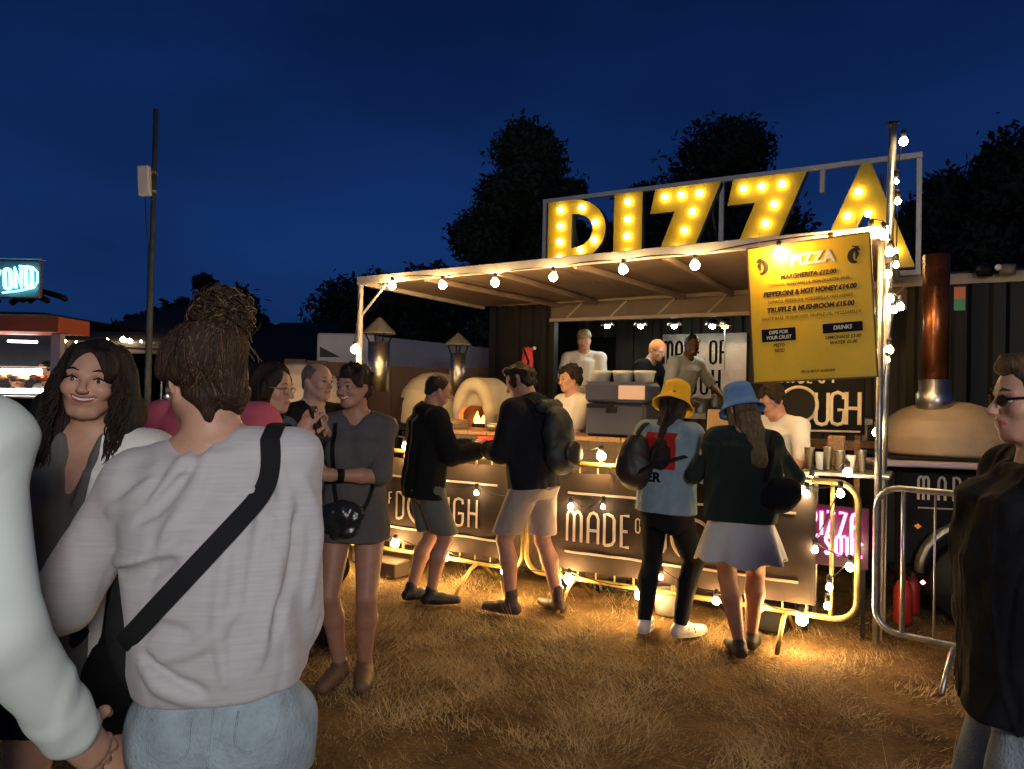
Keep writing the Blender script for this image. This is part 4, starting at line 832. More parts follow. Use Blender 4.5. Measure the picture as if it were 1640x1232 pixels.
# ------------------------------------------------------------------ pizza ovens
M['domecream'] = mat('cream_render', (.55, .47, .32), .6, var=.18, vs=4, bump=.15, bs=40)
M['domewhite'] = mat('off_white_render', (.58, .50, .42), .6, var=.18, vs=4, bump=.15, bs=40)
M['soot'] = mat('sooty_brick', (.03, .022, .018), .9, var=.5, vs=12)
fire = mat('flame', (1, .4, .1), .5, emit=(1, .25, .03), es=22)
def oven(label, c, ang, w, dep, h, m, mouth=.62, fire_on=False, front_arch=True, legs=1.2):
    t = thing('pizza_oven', label, 'oven', (c[0], c[1], 0), ang); z0 = legs; f = Field()
    rows = [(0, 0, dep/2, w/2, dep/2), (h*.35, 0, dep/2, w/2*.98, dep/2*.98), (h*.65, 0, dep/2, w/2*.84, dep/2*.86), (h*.85, 0, dep/2, w/2*.6, dep/2*.64), (h*.97, 0, dep/2, w/2*.32, dep/2*.36), (h, 0, dep/2, w/2*.12, dep/2*.14)]
    f.loft([(z+z0, a, b_, r1, r2) for z, a, b_, r1, r2 in rows], .04, p=2.2, end=.03)
    if front_arch:
        hw = w*.42; f.loft([(0, 0, z0, hw, h*.0+.01), (.001, 0, z0, hw, .01)], .01) if False else None
        for i in range(25):
            a = math.pi*i/24; f.cap((hw*.86*math.cos(a), -.05, z0+h*.34+(h*.58)*math.sin(a)), (hw*.86*math.cos(a), dep*.5, z0+h*.34+(h*.58)*math.sin(a)), .05, .05, .05)
        f.cap((-hw*.86, -.05, z0+.06), (-hw*.86, -.05, z0+h*.4), .05, .05, .03); f.cap((hw*.86, -.05, z0+.06), (hw*.86, -.05, z0+h*.4), .05, .05, .03)
        f.loft([(z0+h*.05, 0, .12, hw, .15), (z0+h*.5, 0, .12, hw, .15), (z0+h*.8, 0, .12, hw*.75, .15), (z0+h*.92, 0, .12, hw*.4, .15)], .03, p=4)
    mw = w*mouth/2
    if mouth: f.loft([(z0+.03, 0, .1, mw, .33), (z0+h*.34, 0, .1, mw, .33), (z0+h*.44, 0, .1, mw*.8, .33), (z0+h*.49, 0, .1, mw*.45, .33)], .012, p=5, op='sub')
    v, q = f.build(.014); n = v[q].mean(1); mi = ((n[:, 1] > .0) & (n[:, 1] < .45) & (np.abs(n[:, 0]) < mw+.012) & (n[:, 2] < z0+h*.5) & (n[:, 2] > z0+.01) & (mouth > 0)).astype(int)
    mk_np('dome', v, q, [m, M['soot']], t, mi=mi)
    b = MB(); b.box((0, dep/2-.04, z0-.035), (w+.08, dep+.22, .07), bev=.015); b.build('base_slab', M['black'], t)
    for x in (-w/2+.05, w/2-.05):
        for y in (.02, dep-.02): b = MB(); b.box((x, y, (z0-.07)/2), (.045, .045, z0-.07)); b.build('leg', M['black'], t)
    b = MB(); b.box((0, dep/2, .35), (w, dep, .03)); b.build('shelf', M['black'], t)
    if fire_on:
        for i, (x, y, s) in enumerate(((-.10, .3, .15), (-.05, .34, .11), (.0, .36, .14), (.07, .33, .15), (.12, .3, .12))):
            b = MB(); b.lathe([(0, 0), (.028, .02), (.034, s*.35), (.018, s*.7), (0, s)], (x, y-.12, z0+.04), 8, wob=lambda w, z: .25*math.sin(3*w+z*30+i)); b.build('flame', fire, t, True)
        for i in range(3):
            b = MB(); b.tube([V(-.1+.06*i, .1, z0+.045), V(-.02+.06*i, .3, z0+.05)], .02, 7); b.build('log', M['soot'], t, True)
    return t
def flue(t, x, y, z0, z1, r, m, cap=True, capw=2.1, skirt=False):
    b = MB(); b.tube([V(x, y, z0), V(x, y, z1)], r, 20); b.build('flue_pipe', m, t, True)
    if cap:
        for i in range(4):
            a = i*math.pi/2+.4; b = MB(); b.tube([V(x+r*.9*math.cos(a), y+r*.9*math.sin(a), z1-.01), V(x+r*1.1*math.cos(a), y+r*1.1*math.sin(a), z1+.04), V(x+r*1.3*math.cos(a), y+r*1.3*math.sin(a), z1+.085)], .008, 5); b.build('cap_strut', M['black'], t)
        b = MB(); b.lathe([(r*capw, z1+.085), (r*capw*.98, z1+.10), (r*.3, z1+.10+r*1.25), (0, z1+.10+r*1.45), (0, z1+.09+r*1.3), (r*capw*.9, z1+.09)], (x, y, 0), 20); b.build('flue_cap', mat('grey_cowl', (.13, .125, .12), .6, var=.2), t)
def floc(t, p): q = rz(-t.rotation_euler.z)@(np.asarray(p)-V(*t.location)); return q[0], q[1]
def front_ang(extra=0): return STALL_ROT+extra
zo = lambda px, py, d: sz(px, py, d)[1]
c = on(763, 650, 6.25); h = zo(755, 603, 6.3)-1.24; oB = oven('cream pizza oven with arched mouth and fire, beside the man in the black jacket', c, front_ang(), .50, .62, h, M['domecream'], .62, True)
q_ = at(733, 590, 7.95); flue(oB, *floc(oB, q_), 1.24+h*.6, at(733, 566, 7.95)[2], .085, M['steel'], capw=1.7)
c = on(636, 655, 6.6); h = zo(630, 596, 6.8)-1.22; oA = oven('wide cream pizza oven behind the woman in the grey dress', c, front_ang(-.95), .86, .85, h, M['domecream'], .5, False, False, 1.22)
q_ = at(606, 590, 7.75); flue(oA, *floc(oA, q_), 1.22+h*.6, at(606, 548, 7.75)[2], .115, M['steel'], capw=1.55)
c = at(480, 660, 8.2); oC = oven('off-white oven dome between the spectacled woman and the balding man', c, .3, 1.35, 1.1, at(480, 581, 8.6)[2]-.95, M['domewhite'], .35, False, False, .95)
# right-hand oven trailer
Y4 = 5.35; c = at(1552, 700, Y4); z0 = 1.17; h = at(1540, 643, Y4+.4)[2]-z0
oD = oven('big tan pizza oven on a trailer at the right', (c[0], c[1]), R_(-12), 1.02, .86, h, mat('tan_render', (.42, .30, .19), .55, var=.25, vs=3, bump=.2, bs=30), 0, False, False, z0)
copper = mat('heat_stained_flue', (.22, .075, .03), .3, .8, var=.6, vs=5, stretch=(1, 1, .5), col2=(.05, .02, .012))
flue(oD, at(1503, 600, Y4+.3)[0]-c[0]-.08, .3, z0+h+.10, at(1503, 408, Y4+.3)[2], .093, copper, cap=False)
b = MB(); fx = at(1503, 600, Y4+.3)[0]-c[0]-.08; b.lathe([(.105, z0+h-.08), (.13, z0+h-.06), (.13, z0+h+.06), (.112, z0+h+.075), (.112, z0+h+.16), (.098, z0+h+.165)], (fx, .3, 0), 24, wob=lambda w, z: .03*math.sin(12*w)); b.build('flue_collar', M['steel'], oD, True)
b = MB(); b.box((-.08, -.12, z0-.035), (1.25, .28, .04), bev=.01); b.build('landing_shelf', mat('pinkish_steel', (.62, .50, .55), .3, .4), oD)
b = MB(); b.box((.0, .40, .72), (1.2, .75, .72), bev=.03); b.build('trailer_body', M['contdark'], oD)
for ch, x in zip('MADE', (0, .135, .235, .335)):
    b = MB(); stroke(b, ch, V(-.33+x, .005, .86), np.eye(3), .17, .010, wide=1.0); b.build('print_letter', M['cream'], oD)
b = MB(); b.tube([V(-.33, .008, .80), V(.16, .008, .80)], .006, 5); b.build('print_line', M['cream'], oD)
b = MB(); b.tube([V(-.20+.36*math.cos(w)+.2, -.12, .36+.36*math.sin(w)) for w in np.linspace(math.pi, 0, 14)], .028, 8, flat=(V(0, 1, 0), 2.2)); b.build('mudguard', M['galv'], oD, True)
b = MB(); b.tube([V(0, -.14, .29), V(0, .03, .29)], .28, 24); b.build('wheel', M['rubber'], oD, True); b = MB(); b.tube([V(0, -.155, .29), V(0, -.13, .29)], .15, 18); b.build('rim', M['galv'], oD, True)
for i, (px, py, r, hh, n) in enumerate(((1446, 955, .062, .34, 'red gas bottle on the ground by the light pole'), (1462, 905, .05, .30, 'smaller red gas bottle behind the first one'))):
    c = at(px, py, 5.25+.25*i); c[2] = 0 if i == 0 else .0; o = thing('gas_bottle', n, 'gas bottle', c)
    lathe_obj('bottle', [(r*.8, 0), (r, .03), (r, hh*.7), (r*.6, hh*.88), (r*.3, hh*.92), (0, hh*.92)], (0, 0, 0), M['red'], o); lathe_obj('valve', [(r*.28, hh*.9), (r*.28, hh*1.05), (0, hh*1.07)], (0, 0, 0), M['galv'], o)
o = lathe_obj('pink_lamp', [(0, -.016), (.016, 0), (0, .016)], at(1478, 933, 4.95), mat('lit_pink_led', (1, .4, .6), .3, emit=(1, .25, .4), es=20)); o.name = 'marker_lamp'; tag(o, 'tiny bright pink marker lamp low on the oven trailer', 'lamp')
o = lathe_obj('amber', [(0, -.02), (.024, 0), (0, .02)], at(1470, 843, 5.2), mat('amber_reflector', (.8, .28, .03), .3, emit=(1, .35, .03), es=.25)); o.name = 'marker_lamp'; tag(o, 'small amber marker lamp on the oven trailer', 'lamp')
b = MB(); g_ = random.Random(4)
for k in range(7):
    p0 = on(945+k*4, 948, DBR+.05); pts = [p0+V(g_.uniform(-.02, .3), g_.uniform(-.12, .12), .02+.06*abs(math.sin(j*1.1+k))) for j in range(12)]; pts.sort(key=lambda v: v[0]); b.tube(pts, .009, 5)
o = b.build('cable_heap', M['cable'], None, True); tag(o, 'tangle of black cable on the grass under the barrier', 'cable')
o = lathe_obj('bucket', [(0, 0), (.09, 0), (.11, .16), (.116, .165), (.106, .16), (.085, .01), (0, .01)], V(*on(1070, 965, DBR+.2)[:2], 0), M['white']); tag(o, 'small white bucket behind the barrier at the yellow-hatted woman', 'bucket')
o = sb('toolbox', sz(1215, 985, DBR+.2)[0], sz(1262, 985, DBR+.2)[0], DBR+.12, DBR+.34, 0, .16, M['contdark'], None, bev=.02); o.name = 'crate'; tag(o, 'low dark crate under the banner near the barrier foot', 'crate')
o = sb('lb', sz(604, 890, DBR-.02)[0], sz(652, 890, DBR)[0], DBR-.16, DBR+.05, .0, .13, M['cfront'], None, bev=.01); o.name = 'wooden_crate'; tag(o, 'flat dark box on the grass below the left banner bulb', 'box')
# floodlight mast of the neighbouring stall, behind the photographer
t = thing('floodlight_mast', 'work light on a mast behind the photographer', 'floodlight', (1.0, -2.75, 0)); b = MB(); b.tube([V(0, 0, 0), V(0, 0, 2.6)], .03, 10); b.build('mast', M['galv'], t, True)
b = MB(); b.box((0, 0, 2.66), (.62, .1, .12), rz(0), bev=.02); b.build('lamp_housing', M['black'], t)
la = bpy.data.lights.new('floodlight_lamp', 'AREA'); la.shape = 'RECTANGLE'; la.size = 1.0; la.size_y = .6; la.energy = 92; la.color = (1.0, .97, .93); la.spread = R_(150)
lo_ = bpy.data.objects.new('floodlight_lamp', la); COL.objects.link(lo_); lo_.location = (1.0, -2.6, 2.55)
d = Vector((-.2, 2.5, 1.3))-Vector(lo_.location); lo_.rotation_euler = d.to_track_quat('-Z', 'Y').to_euler()
# ------------------------------------------------------------------ people
from mathutils.bvhtree import BVHTree
def ik(a, b, l1, l2, hint):
    d = b-a; Ld = min(np.linalg.norm(d), .995*(l1+l2)); u = unit(d); b = a+u*Ld; x = (l1*l1-l2*l2+Ld*Ld)/(2*Ld); h = math.sqrt(max(0, l1*l1-x*x))
    p = hint-u*(hint@u); return a+u*x+unit(p)*h, b
class Person:
    def __init__(s, label, H, loc, heading, fem=False, lean=0, side=0, turn=0, head=(0, 0, 0), feet=None, hands=None, build=1., skin='skin', h=.0085, belly=0., group=None, z0=0., face=1.0):
        s.root = thing('person', label, 'person', (loc[0], loc[1], z0), R_(heading), group); s.H = H; s.fem = fem; s.h = h; s.bw = build; s.belly = belly
        s.pel = V(0, 0, .53*H); s.Rt = rz(R_(turn))@rx(R_(lean))@ry(R_(side)); T = s.T = lambda x, y, z: s.pel+s.Rt@(V(x, y, z)*H-s.pel)
        sw = .098 if fem else .112
        s.sh = {1: T(sw*build**.5, 0, .812), -1: T(-sw*build**.5, 0, .812)}; s.nb = T(0, .008, .845); s.hh = .132*H
        yaw, pit, rol = [R_(q) for q in head]; Rl = rx(R_(lean)*.35)@ry(R_(side)*.4); s.Rh = Rl@rz(yaw)@rx(pit)@ry(rol)
        s.hc = s.nb+rx(R_(lean)*.8)@ry(R_(side)*.6)@V(0, -.014*H, .028*H)+s.Rh@V(0, -.008*H, .062*H)
        s.hip = {1: V(.052*H, 0, .515*H), -1: V(-.052*H, 0, .515*H)}
        feet = feet or {}; s.ank, s.knee, s.fy = {}, {}, {}
        for k in (1, -1):
            fx, fyy, yw = feet.get(k, (.075*k, 0, 12*k)); s.fy[k] = R_(yw)
            s.knee[k], s.ank[k] = ik(s.hip[k], V(fx, fyy+.02, .05*H), .243*H, .243*H, rz(R_(yw))@V(0, -1, 0))
        hands = hands or {}; s.elb, s.wr, s.hd, s.curl, s.pn = {}, {}, {}, {}, {}
        for k in (1, -1):
            q = hands.get(k, {}); tgt = V(*q['at']) if 'at' in q else s.sh[k]+V(.055*k*H, -.02*H, -.31*H)
            s.elb[k], s.wr[k] = ik(s.sh[k], tgt, .172*H, .148*H, V(*q.get('hint', (.35*k, 1, -.2))))
            s.hd[k] = unit(V(*q['dir'])) if 'dir' in q else unit(unit(s.wr[k]-s.elb[k])+V(0, -.15, 0)); s.curl[k] = q.get('curl', .35)
            s.pn[k] = V(*q.get('palm', (-k, 0, 0)))
        s.skin = skin; s.face = face
    def rows(s):
        f = s.fem; b = s.bw; g = s.belly
        R = [(.46, .088, .058, .0), (.50, .100 if f else .094, .068, .006), (.54, .100 if f else .092, .068, .004), (.60, .076 if f else .082, .055+g*.3, -g*.25), (.65, .074 if f else .082, .054+g*.3, -g*.2), (.70, .084 if f else .090, .062, -.004), (.745, .090 if f else .098, .070 if f else .066, -.006 if f else 0), (.79, .094 if f else .104, .058, .002), (.818, .080 if f else .088, .044, .006), (.84, .045, .036, .008), (.855, .033, .033, .008)]
        return [(z, rx_*b, ry_*b, cy) for z, rx_, ry_, cy in R]
    def lrows(s, R, dx=0, dy=0): return [(z*s.H-s.pel[2], 0, cy*s.H, a*s.H+dx, c*s.H+dy) for z, a, c, cy in R]
    def headp(s, x, y, z): return s.hc+s.Rh@(V(x, y, z)*s.hh)
    def add_head(s, f):
        q = s.hh; P = s.headp; E = lambda c, r, k=.06, op='add', R=None: f.ell(P(*c), np.array(r)*q, k*q, s.Rh if R is None else s.Rh@R, op)
        E((0, .07, .13), (.325, .395, .36)); E((0, -.13, .06), (.27, .27, .34), .1); E((0, -.16, -.24), (.225, .235, .2), .1); E((0, -.30, -.385), (.095, .09, .085), .1)
        for k in (1, -1):
            E((.17*k, -.25, -.09), (.10, .10, .095), .08); f.cap(P(.26*k, .0, -.15), P(.12*k, -.27, -.38), .07*q, .06*q, .08*q)
            f.cap(P(.08*k, -.365, .105), P(.2*k, -.31, .10), .035*q, .03*q, .05*q)
            E((.335*k, .06, -.03), (.028, .075, .115), .02, R=ry(.15*k)@rz(-.35*k)); E((.355*k, .05, -.02), (.02, .045, .075), .02, 'sub', R=ry(.15*k)@rz(-.35*k)) if s.h < .007 else None
            E((.145*k, -.405, .02), (.075, .06, .045), .04, 'sub')
        f.cap(P(0, -.37, .06), P(0, -.475, -.10), .028*q, .048*q, .05*q); E((0, -.485, -.105), (.043, .040, .036), .03)
        for k in (1, -1): E((.045*k, -.44, -.12), (.030, .036, .026), .035)
        E((0, -.385, -.205), (.11, .05, .035), .04); E((0, -.375, -.265), (.095, .05, .035), .04)
        if s.h < .007 and s.face == 2:       # a broad smile
            for k in (1, -1): E((.185*k, -.275, -.10), (.085, .085, .08), .07)
            s.mc = [(-.155, -.325, -.170), (-.11, -.375, -.205), (-.055, -.405, -.226), (0, -.415, -.234), (.055, -.405, -.226), (.11, -.375, -.205), (.155, -.325, -.170)]
            rr = [.006, .019, .028, .031, .028, .019, .006]
            for j in range(6):
                f.cap(P(*s.mc[j]), P(*s.mc[j+1]), rr[j]*q, rr[j+1]*q, .008*q, 'sub'); a, c = s.mc[j], s.mc[j+1]
                f.cap(P(a[0], a[1]+.03, a[2]), P(c[0], c[1]+.03, c[2]), rr[j]*q, rr[j+1]*q, .008*q, 'sub')
            for j in range(6):
                a, c = s.mc[j], s.mc[j+1]
                f.cap(P(a[0], a[1]+.022, a[2]+rr[j]+.008), P(c[0], c[1]+.022, c[2]+rr[j+1]+.008), (.008+rr[j]*.25)*q, (.008+rr[j+1]*.25)*q, .008*q)
                f.cap(P(a[0], a[1]+.026, a[2]-rr[j]-.010), P(c[0], c[1]+.026, c[2]-rr[j+1]-.010), (.008+rr[j]*.45)*q, (.008+rr[j+1]*.45)*q, .008*q)
        elif s.h < .01: E((0, -.455, -.235), (.10, .05, .008), .015, 'sub')
        f.cap(P(0, .08, -.22), s.nb-s.Rt@V(0, 0, .03*s.H), .052*(1 if s.fem else 1.12)*s.H/1.7*1.05, .060*(1 if s.fem else 1.15)*s.H/1.7, .03)
    def hand(s, f, k):
        H = s.H/1.75; d = s.hd[k]; n = unit(s.pn[k]-d*(s.pn[k]@d)); sd = np.cross(d, n)*1.0; w = s.wr[k]
        if sd@V(0, -1, .2) < 0: sd = -sd                       # thumb side
        c = s.curl[k]; pc = w+d*.05*H
        f.cap(w, w+d*.085*H, .024*H, .022*H, .012, sq=(sd, 1.55))
        for i, (o, Ln) in enumerate(((.030, .070), (.010, .078), (-.011, .073), (-.031, .058))):
            p = w+d*.092*H+sd*o*H; dd = d
            for j, m in enumerate((.45, .30, .25)):
                a = c*(.55+.45*j)*1.0; dd = unit(dd*math.cos(a)+n*math.sin(a)); q = p+dd*Ln*m*H; f.cap(p, q, (.0095-.001*j)*H, (.0085-.001*j)*H, .004); p = q
        p = w+d*.03*H+sd*.028*H; t1 = unit(d*.7+sd*.75+n*.3); q = p+t1*.045*H; f.cap(w+d*.02*H+sd*.012*H, q, .015*H, .011*H, .008); t2 = unit(d*.9+sd*.25+n*(.25+c*.5)); f.cap(q, q+t2*.035*H, .010*H, .008*H, .006)
    def body(s, legs=True):
        f = Field(); H = s.H; b = s.bw**.6; f.loft(s.lrows(s.rows()), .02, s.Rt, s.pel); s.add_head(f)
        if s.fem:
            for k in (1, -1): f.ell(s.T(.045*k, -.052, .735), V(.034, .03, .034)*H*b, .03)
        for k in (1, -1):
            f.cap(s.sh[k], s.elb[k], .031*H*b, .023*H*b, .03); f.cap(s.elb[k], (s.elb[k]*.6+s.wr[k]*.4), .0235*H*b, .0235*H*b, .02); f.cap((s.elb[k]*.6+s.wr[k]*.4), s.wr[k], .0235*H*b, .0155*H, .015)
            f.cap(s.nb*.55+s.sh[k]*.45, s.sh[k], .03*H, .032*H*b, .04); s.hand(f, k)
            f.cap(s.hip[k], s.knee[k], .054*H*b, .032*H*b, .04); m = s.knee[k]*.68+s.ank[k]*.32+V(0, .012*H, 0)
            f.cap(s.knee[k], m, .031*H*b, .035*H*b, .02); f.cap(m, s.ank[k], .034*H*b, .0205*H, .02)
            fd = rz(s.fy[k])@V(0, -1, 0); f.cap(s.ank[k]-V(0, 0, .02*H), s.ank[k]+fd*.10*H-V(0, 0, .032*H), .024*H, .016*H, .015)
        v, q = f.build(s.h); L_ = (v-s.hc)@s.Rh/s.hh; c = L_[q].mean(1)
        mi = np.zeros(len(q), int); lip = (((c[:, 0]/.145)**2+((c[:, 2]+.234-c[:, 0]**2*2.6)/.056)**2 < 1) & (c[:, 1] < -.29)) if s.face == 2 else (((c[:, 0]/.12)**2+((c[:, 2]+.235)/.048)**2 < 1) & (c[:, 1] < -.36)); mi[lip] = 1
        mk_np('body', v, q, [M[s.skin], M['lip']], s.root, mi=mi); return s
    def face_bits(s, iris=True, brow='hair_dark', teeth=False):
        q = s.hh; P = s.headp
        for k in (1, -1):
            b = MB(); b.lathe([(0, -1), (.5, -.87), (.87, -.5), (1, 0), (.87, .5), (.5, .87), (0, 1)], (0, 0, 0), 14); b.v = [tuple(P(.145*k, -.328, .018)+s.Rh@(V(*v)*V(.052, .042, .024 if teeth else .032)*q)) for v in b.v]; b.build('eye', M['eye'], s.root, True)
            b = MB(); c = P(.145*k, -.366, .016); b.lathe([(0, -1), (.8, -.6), (1, 0), (.8, .6), (0, 1)], (0, 0, 0), 10); b.v = [tuple(c+s.Rh@(V(*v)*V(.024, .012, .024)*q)) for v in b.v]; b.build('iris', M['iris'], s.root, True)
            b = MB(); b.tube([P(.07*k, -.405, .125), P(.14*k, -.40, .155), P(.225*k, -.34, .13)], [.006*q, .012*q, .004*q], 6, flat=(s.Rh@V(0, 1, 0), .5)); b.build('eyebrow', M[brow], s.root, True)
            b = MB(); b.tube([P(.085*k, -.375, .035), P(.145*k, -.395, .060), P(.21*k, -.345, .035)], [.006*q, .012*q, .008*q], 6); b.build('eyelash', M['hair_dark'], s.root, True)
        if teeth:
            for j in range(10):
                a = (j-4.5)*.0245; b = MB(); b.box((0, 0, 0), (.0235*q, .02*q, .046*q*(1-abs(a)*1.8)), bev=.003*q); yy = -.378+a*a*3.2; b.v = [tuple(P(a, yy, -.214+a*a*2.2)+s.Rh@V(*v)) for v in b.v]; b.build('tooth', M['tooth'], s.root)
        return s
    def top(s, name, m, hem=.50, sleeve=1.0, loose=.012, boxy=0., fold=.006, seed=1, hood=False, vneck=0, collar=.0, srad=None, flare=0., rows=None, k2=None, mats=None, zf=.35, extra=None, ridge=.0025, snap=()):
        f = Field(); H = s.H; R = [r for r in s.rows() if r[0] >= hem+.015 and r[0] < .85]; r0 = np.array(s.rows())
        hr = [np.interp(hem, r0[:, 0], r0[:, i]) for i in (1, 2, 3)]; R = [(hem, hr[0]+flare, hr[1]+flare, hr[2])]+R
        if boxy: R = [(z, max(a, .098*s.bw*boxy) if z < .8 else a, max(c, .066*s.bw*boxy) if z < .8 else c, cy) for z, a, c, cy in R]
        if rows: R = rows
        fr = 26. if H > 0 else 0
        def fd(ang, x, y, z): return fold*(sines(x*fr, y*fr, z*fr*zf, seed, 2)+.5*np.abs(sines(x*fr*1.5, y*fr*1.5, (z+x*.5)*fr*.9, seed+7, 1)))
        lr = s.lrows(R, loose, loose); lr = [(z-(s.pel[2]*0), a, b_, c, d) for z, a, b_, c, d in lr]; f.loft(lr, .02, s.Rt, s.pel, fold=fd, end=.01)
        if collar: f.cap(s.nb-s.Rt@V(0, 0, .02*H), s.nb+s.Rt@V(0, -.0, collar), .068*H/1.75, .066*H/1.75, .02)
        b = s.bw**.6
        for k in (1, -1):
            ra, rb = (.034*H*b+loose*.7, .026*H*b+loose) if srad is None else srad
            f.cap(s.nb*.6+s.sh[k]*.4-V(0, 0, .004), s.sh[k], .034*H+loose*.3, max(ra, .032*H*b+loose*.6), .04); sl = sleeve if not isinstance(sleeve, dict) else sleeve[k]
            if sl > 0: f.cap(s.sh[k], s.sh[k]+(s.elb[k]-s.sh[k])*min(1, sl), ra, ra+(rb-ra)*min(1, sl), .03)
            if sl > 1:
                e = s.elb[k]+(s.wr[k]-s.elb[k])*(sl-1); f.cap(s.elb[k], e, rb, rb*.82, .02)
                if fold > .003: f.cap(s.elb[k]+(s.wr[k]-s.elb[k])*(sl-1)*.82, e, rb*.9, rb*.8, .012)
        if s.fem:
            for k in (1, -1): f.ell(s.T(.045*k, -.055, .735), V(.036, .032, .036)*H*b+loose*.6, .04)
        if hood:
            f.ell(s.nb+s.Rt@V(0, .035, -.01)*H/1.75*1.3, V(.115, .075, .07)*H/1.75, .03); f.ell(s.nb+s.Rt@V(0, -.02, .05)*H/1.75, V(.075, .07, .05)*H/1.75, .02, op='sub')
        if vneck:
            a = s.nb+s.Rt@V(0, -.09, .02); c = s.T(0, -.1, .845-vneck); f.cap(a, c, .055, .012, .01, op='sub'); f.ell(s.nb+V(0, -.01, .02), (.075, .07, .03), .01, op='sub')
        if extra:
            v, q = f.build(.012); tr_ = BVHTree.FromPolygons([tuple(c) for c in v], [tuple(map(int, c)) for c in q]); extra(f, tr_)
        v, q = f.build(s.h, disp=(lambda x, y, z: fold*.35*sines(x*30, y*30, z*17, seed+3, 1)-ridge*np.clip(1-np.abs(sines(x*13, y*13, z*7+x*5, seed+5, 1))*5.5, 0, 1)+ridge*.8*np.clip(1-np.abs(sines(x*15, y*15, z*8-x*6, seed+9, 1))*6, 0, 1)) if fold else None); s.last = (v, q)
        for ax_, val_ in snap: near_ = np.abs(v[:, ax_]-val_) < s.h*.55; v[near_, ax_] = val_
        mi = mats(v[q].mean(1)) if mats else None
        o = mk_np(name, v, q, m if isinstance(m, list) else m, s.root, mi=mi); return o
    def legs(s, name, m, frac=.42, loose=.02, fold=.004, seed=2, top=.56, rb=None):
        f = Field(); H = s.H; b = s.bw**.6; R = [r for r in s.rows() if r[0] <= top]; f.loft(s.lrows(R, loose*.5+.004, loose*.5+.004), .02, None, s.pel-V(0, 0, 0), end=.008)
        for k in (1, -1):
            f.ell(s.hip[k]+V(-.004*k, .014*H, 0), V(.049, .060, .058)*H*b+loose*.4, .04); fr = min(1, frac*2); e = s.hip[k]+(s.knee[k]-s.hip[k])*fr
            ra = .056*H*b+loose*.5; rk = .034*H*b+loose
            if frac <= .5:
                dn = unit(s.knee[k]-s.hip[k]); re = .046*H*b+loose; f.cap(s.hip[k], e+dn*.06, ra, re, .025); f.loft([(e[2]-.22, e[0], e[1], .085*H, .085*H), (e[2], e[0], e[1], .085*H, .085*H)], .006, op='sub', end=.002, p=6) if abs(e[0]) > 0 else None
            else: f.cap(s.hip[k], e, ra, ra+(rk-ra)*fr, .025)
            if frac > .5:
                e2 = s.knee[k]+(s.ank[k]-s.knee[k])*(frac*2-1); f.cap(s.knee[k], e2+V(0, .004, 0), rk, rb or (.022*H+loose*.7), .02); mm = s.knee[k]*.68+s.ank[k]*.32+V(0, .012*H, 0); f.cap(s.knee[k], mm, .032*H*b+loose*.6, .0355*H*b+loose*.6, .02); f.cap(mm, e2, .0355*H*b+loose*.6, .0225*H+loose*.6, .02)
        v, q = f.build(s.h, disp=lambda x, y, z: fold*sines(x*28, y*28, z*18, seed, 2)); return mk_np(name, v, q, m, s.root)
    def shoes(s, m, sole=None, boot=0):
        H = s.H
        for k in (1, -1):
            fd = rz(s.fy[k])@V(0, -1, 0); a = s.ank[k].copy(); base = V(a[0], a[1], 0); f = Field(); sd = np.cross(fd, V(0, 0, 1))
            f.cap(base-fd*.018*H+V(0, 0, .024*H), base+fd*.04*H+V(0, 0, .026*H), .026*H, .027*H, .02); f.cap(base+fd*.03*H+V(0, 0, .022*H), base+fd*.112*H+V(0, 0, .016*H), .027*H, .020*H, .02, sq=(sd, 1.2))
            f.cap(base+V(0, 0, .03*H), a+V(0, 0, .004+boot), .026*H, .0255*H, .02); f.loft([(-.08, 0, 0, 1, 1), (.004, 0, 0, 1, 1)], .004, op='sub', end=.001)
            v, q = f.build(min(s.h, .0075)); o = mk_np('shoe', v, q, m, s.root)
            if sole:
                b = MB(); pr = []
                for w in np.linspace(0, 2*math.pi, 25)[:-1]: pr.append((base+fd*(.045*H+.083*H*math.cos(w))+sd*(.031*H*math.sin(w)*(1+.1*math.cos(w)))))
                n_ = len(pr); vs = [p+V(0, 0, .003) for p in pr]+[p+V(0, 0, .024) for p in pr]; b._a(vs, [tuple(range(n_-1, -1, -1)), tuple(range(n_, 2*n_))]+[(i, (i+1) % n_, (i+1) % n_+n_, i+n_) for i in range(n_)]); b.build('sole', sole, o)
        return s
    def hair(s, m, kind_='short', seed=3, length=.5, vol=1.0, strands=0, name='hair'):
        f = Field(); q = s.hh; P = s.headp; E = lambda c, r, k=.06, op='add', R=None: f.ell(P(*c), np.array(r)*q, k*q, s.Rh if R is None else s.Rh@R, op); am = .012*q/.22
        if kind_ in ('short', 'crop', 'bald'):
            t = {'short': .055, 'crop': .022, 'bald': .012}[kind_]*vol; E((0, .085, .145), (.325+t, .395+t, .36+t*1.6)); E((0, .25, -.12), (.24, .2, .2), .08)
            if kind_ == 'short': E((0, -.22, .42), (.2, .16, .12), .06)
            E((0, -.45, -.12), (.46, .43, .46), .02, 'sub', R=rx(-.12)); E((0, .1, -.52), (.5, .6, .3), .02, 'sub')
            for k in (1, -1): E((.35*k, .0, -.15), (.10, .10, .17), .03, 'sub'); E((.33*k, -.12, -.25), (.16, .16, .24), .02, 'sub')
            if kind_ == 'bald': E((0, -.12, .5), (.24, .42, .3), .03, 'sub')
        elif kind_ == 'bun':
            E((0, .09, .15), (.355, .43, .385)); E((0, -.44, -.16), (.42, .36, .48), .03, 'sub', R=rx(-.12)); E((0, .19, -.10), (.26, .23, .28), .16); E((0, .23, -.30), (.13, .12, .17), .10)
            for k in (1, -1): E((.42*k, .16, -.40), (.28, .45, .30), .05, 'sub')
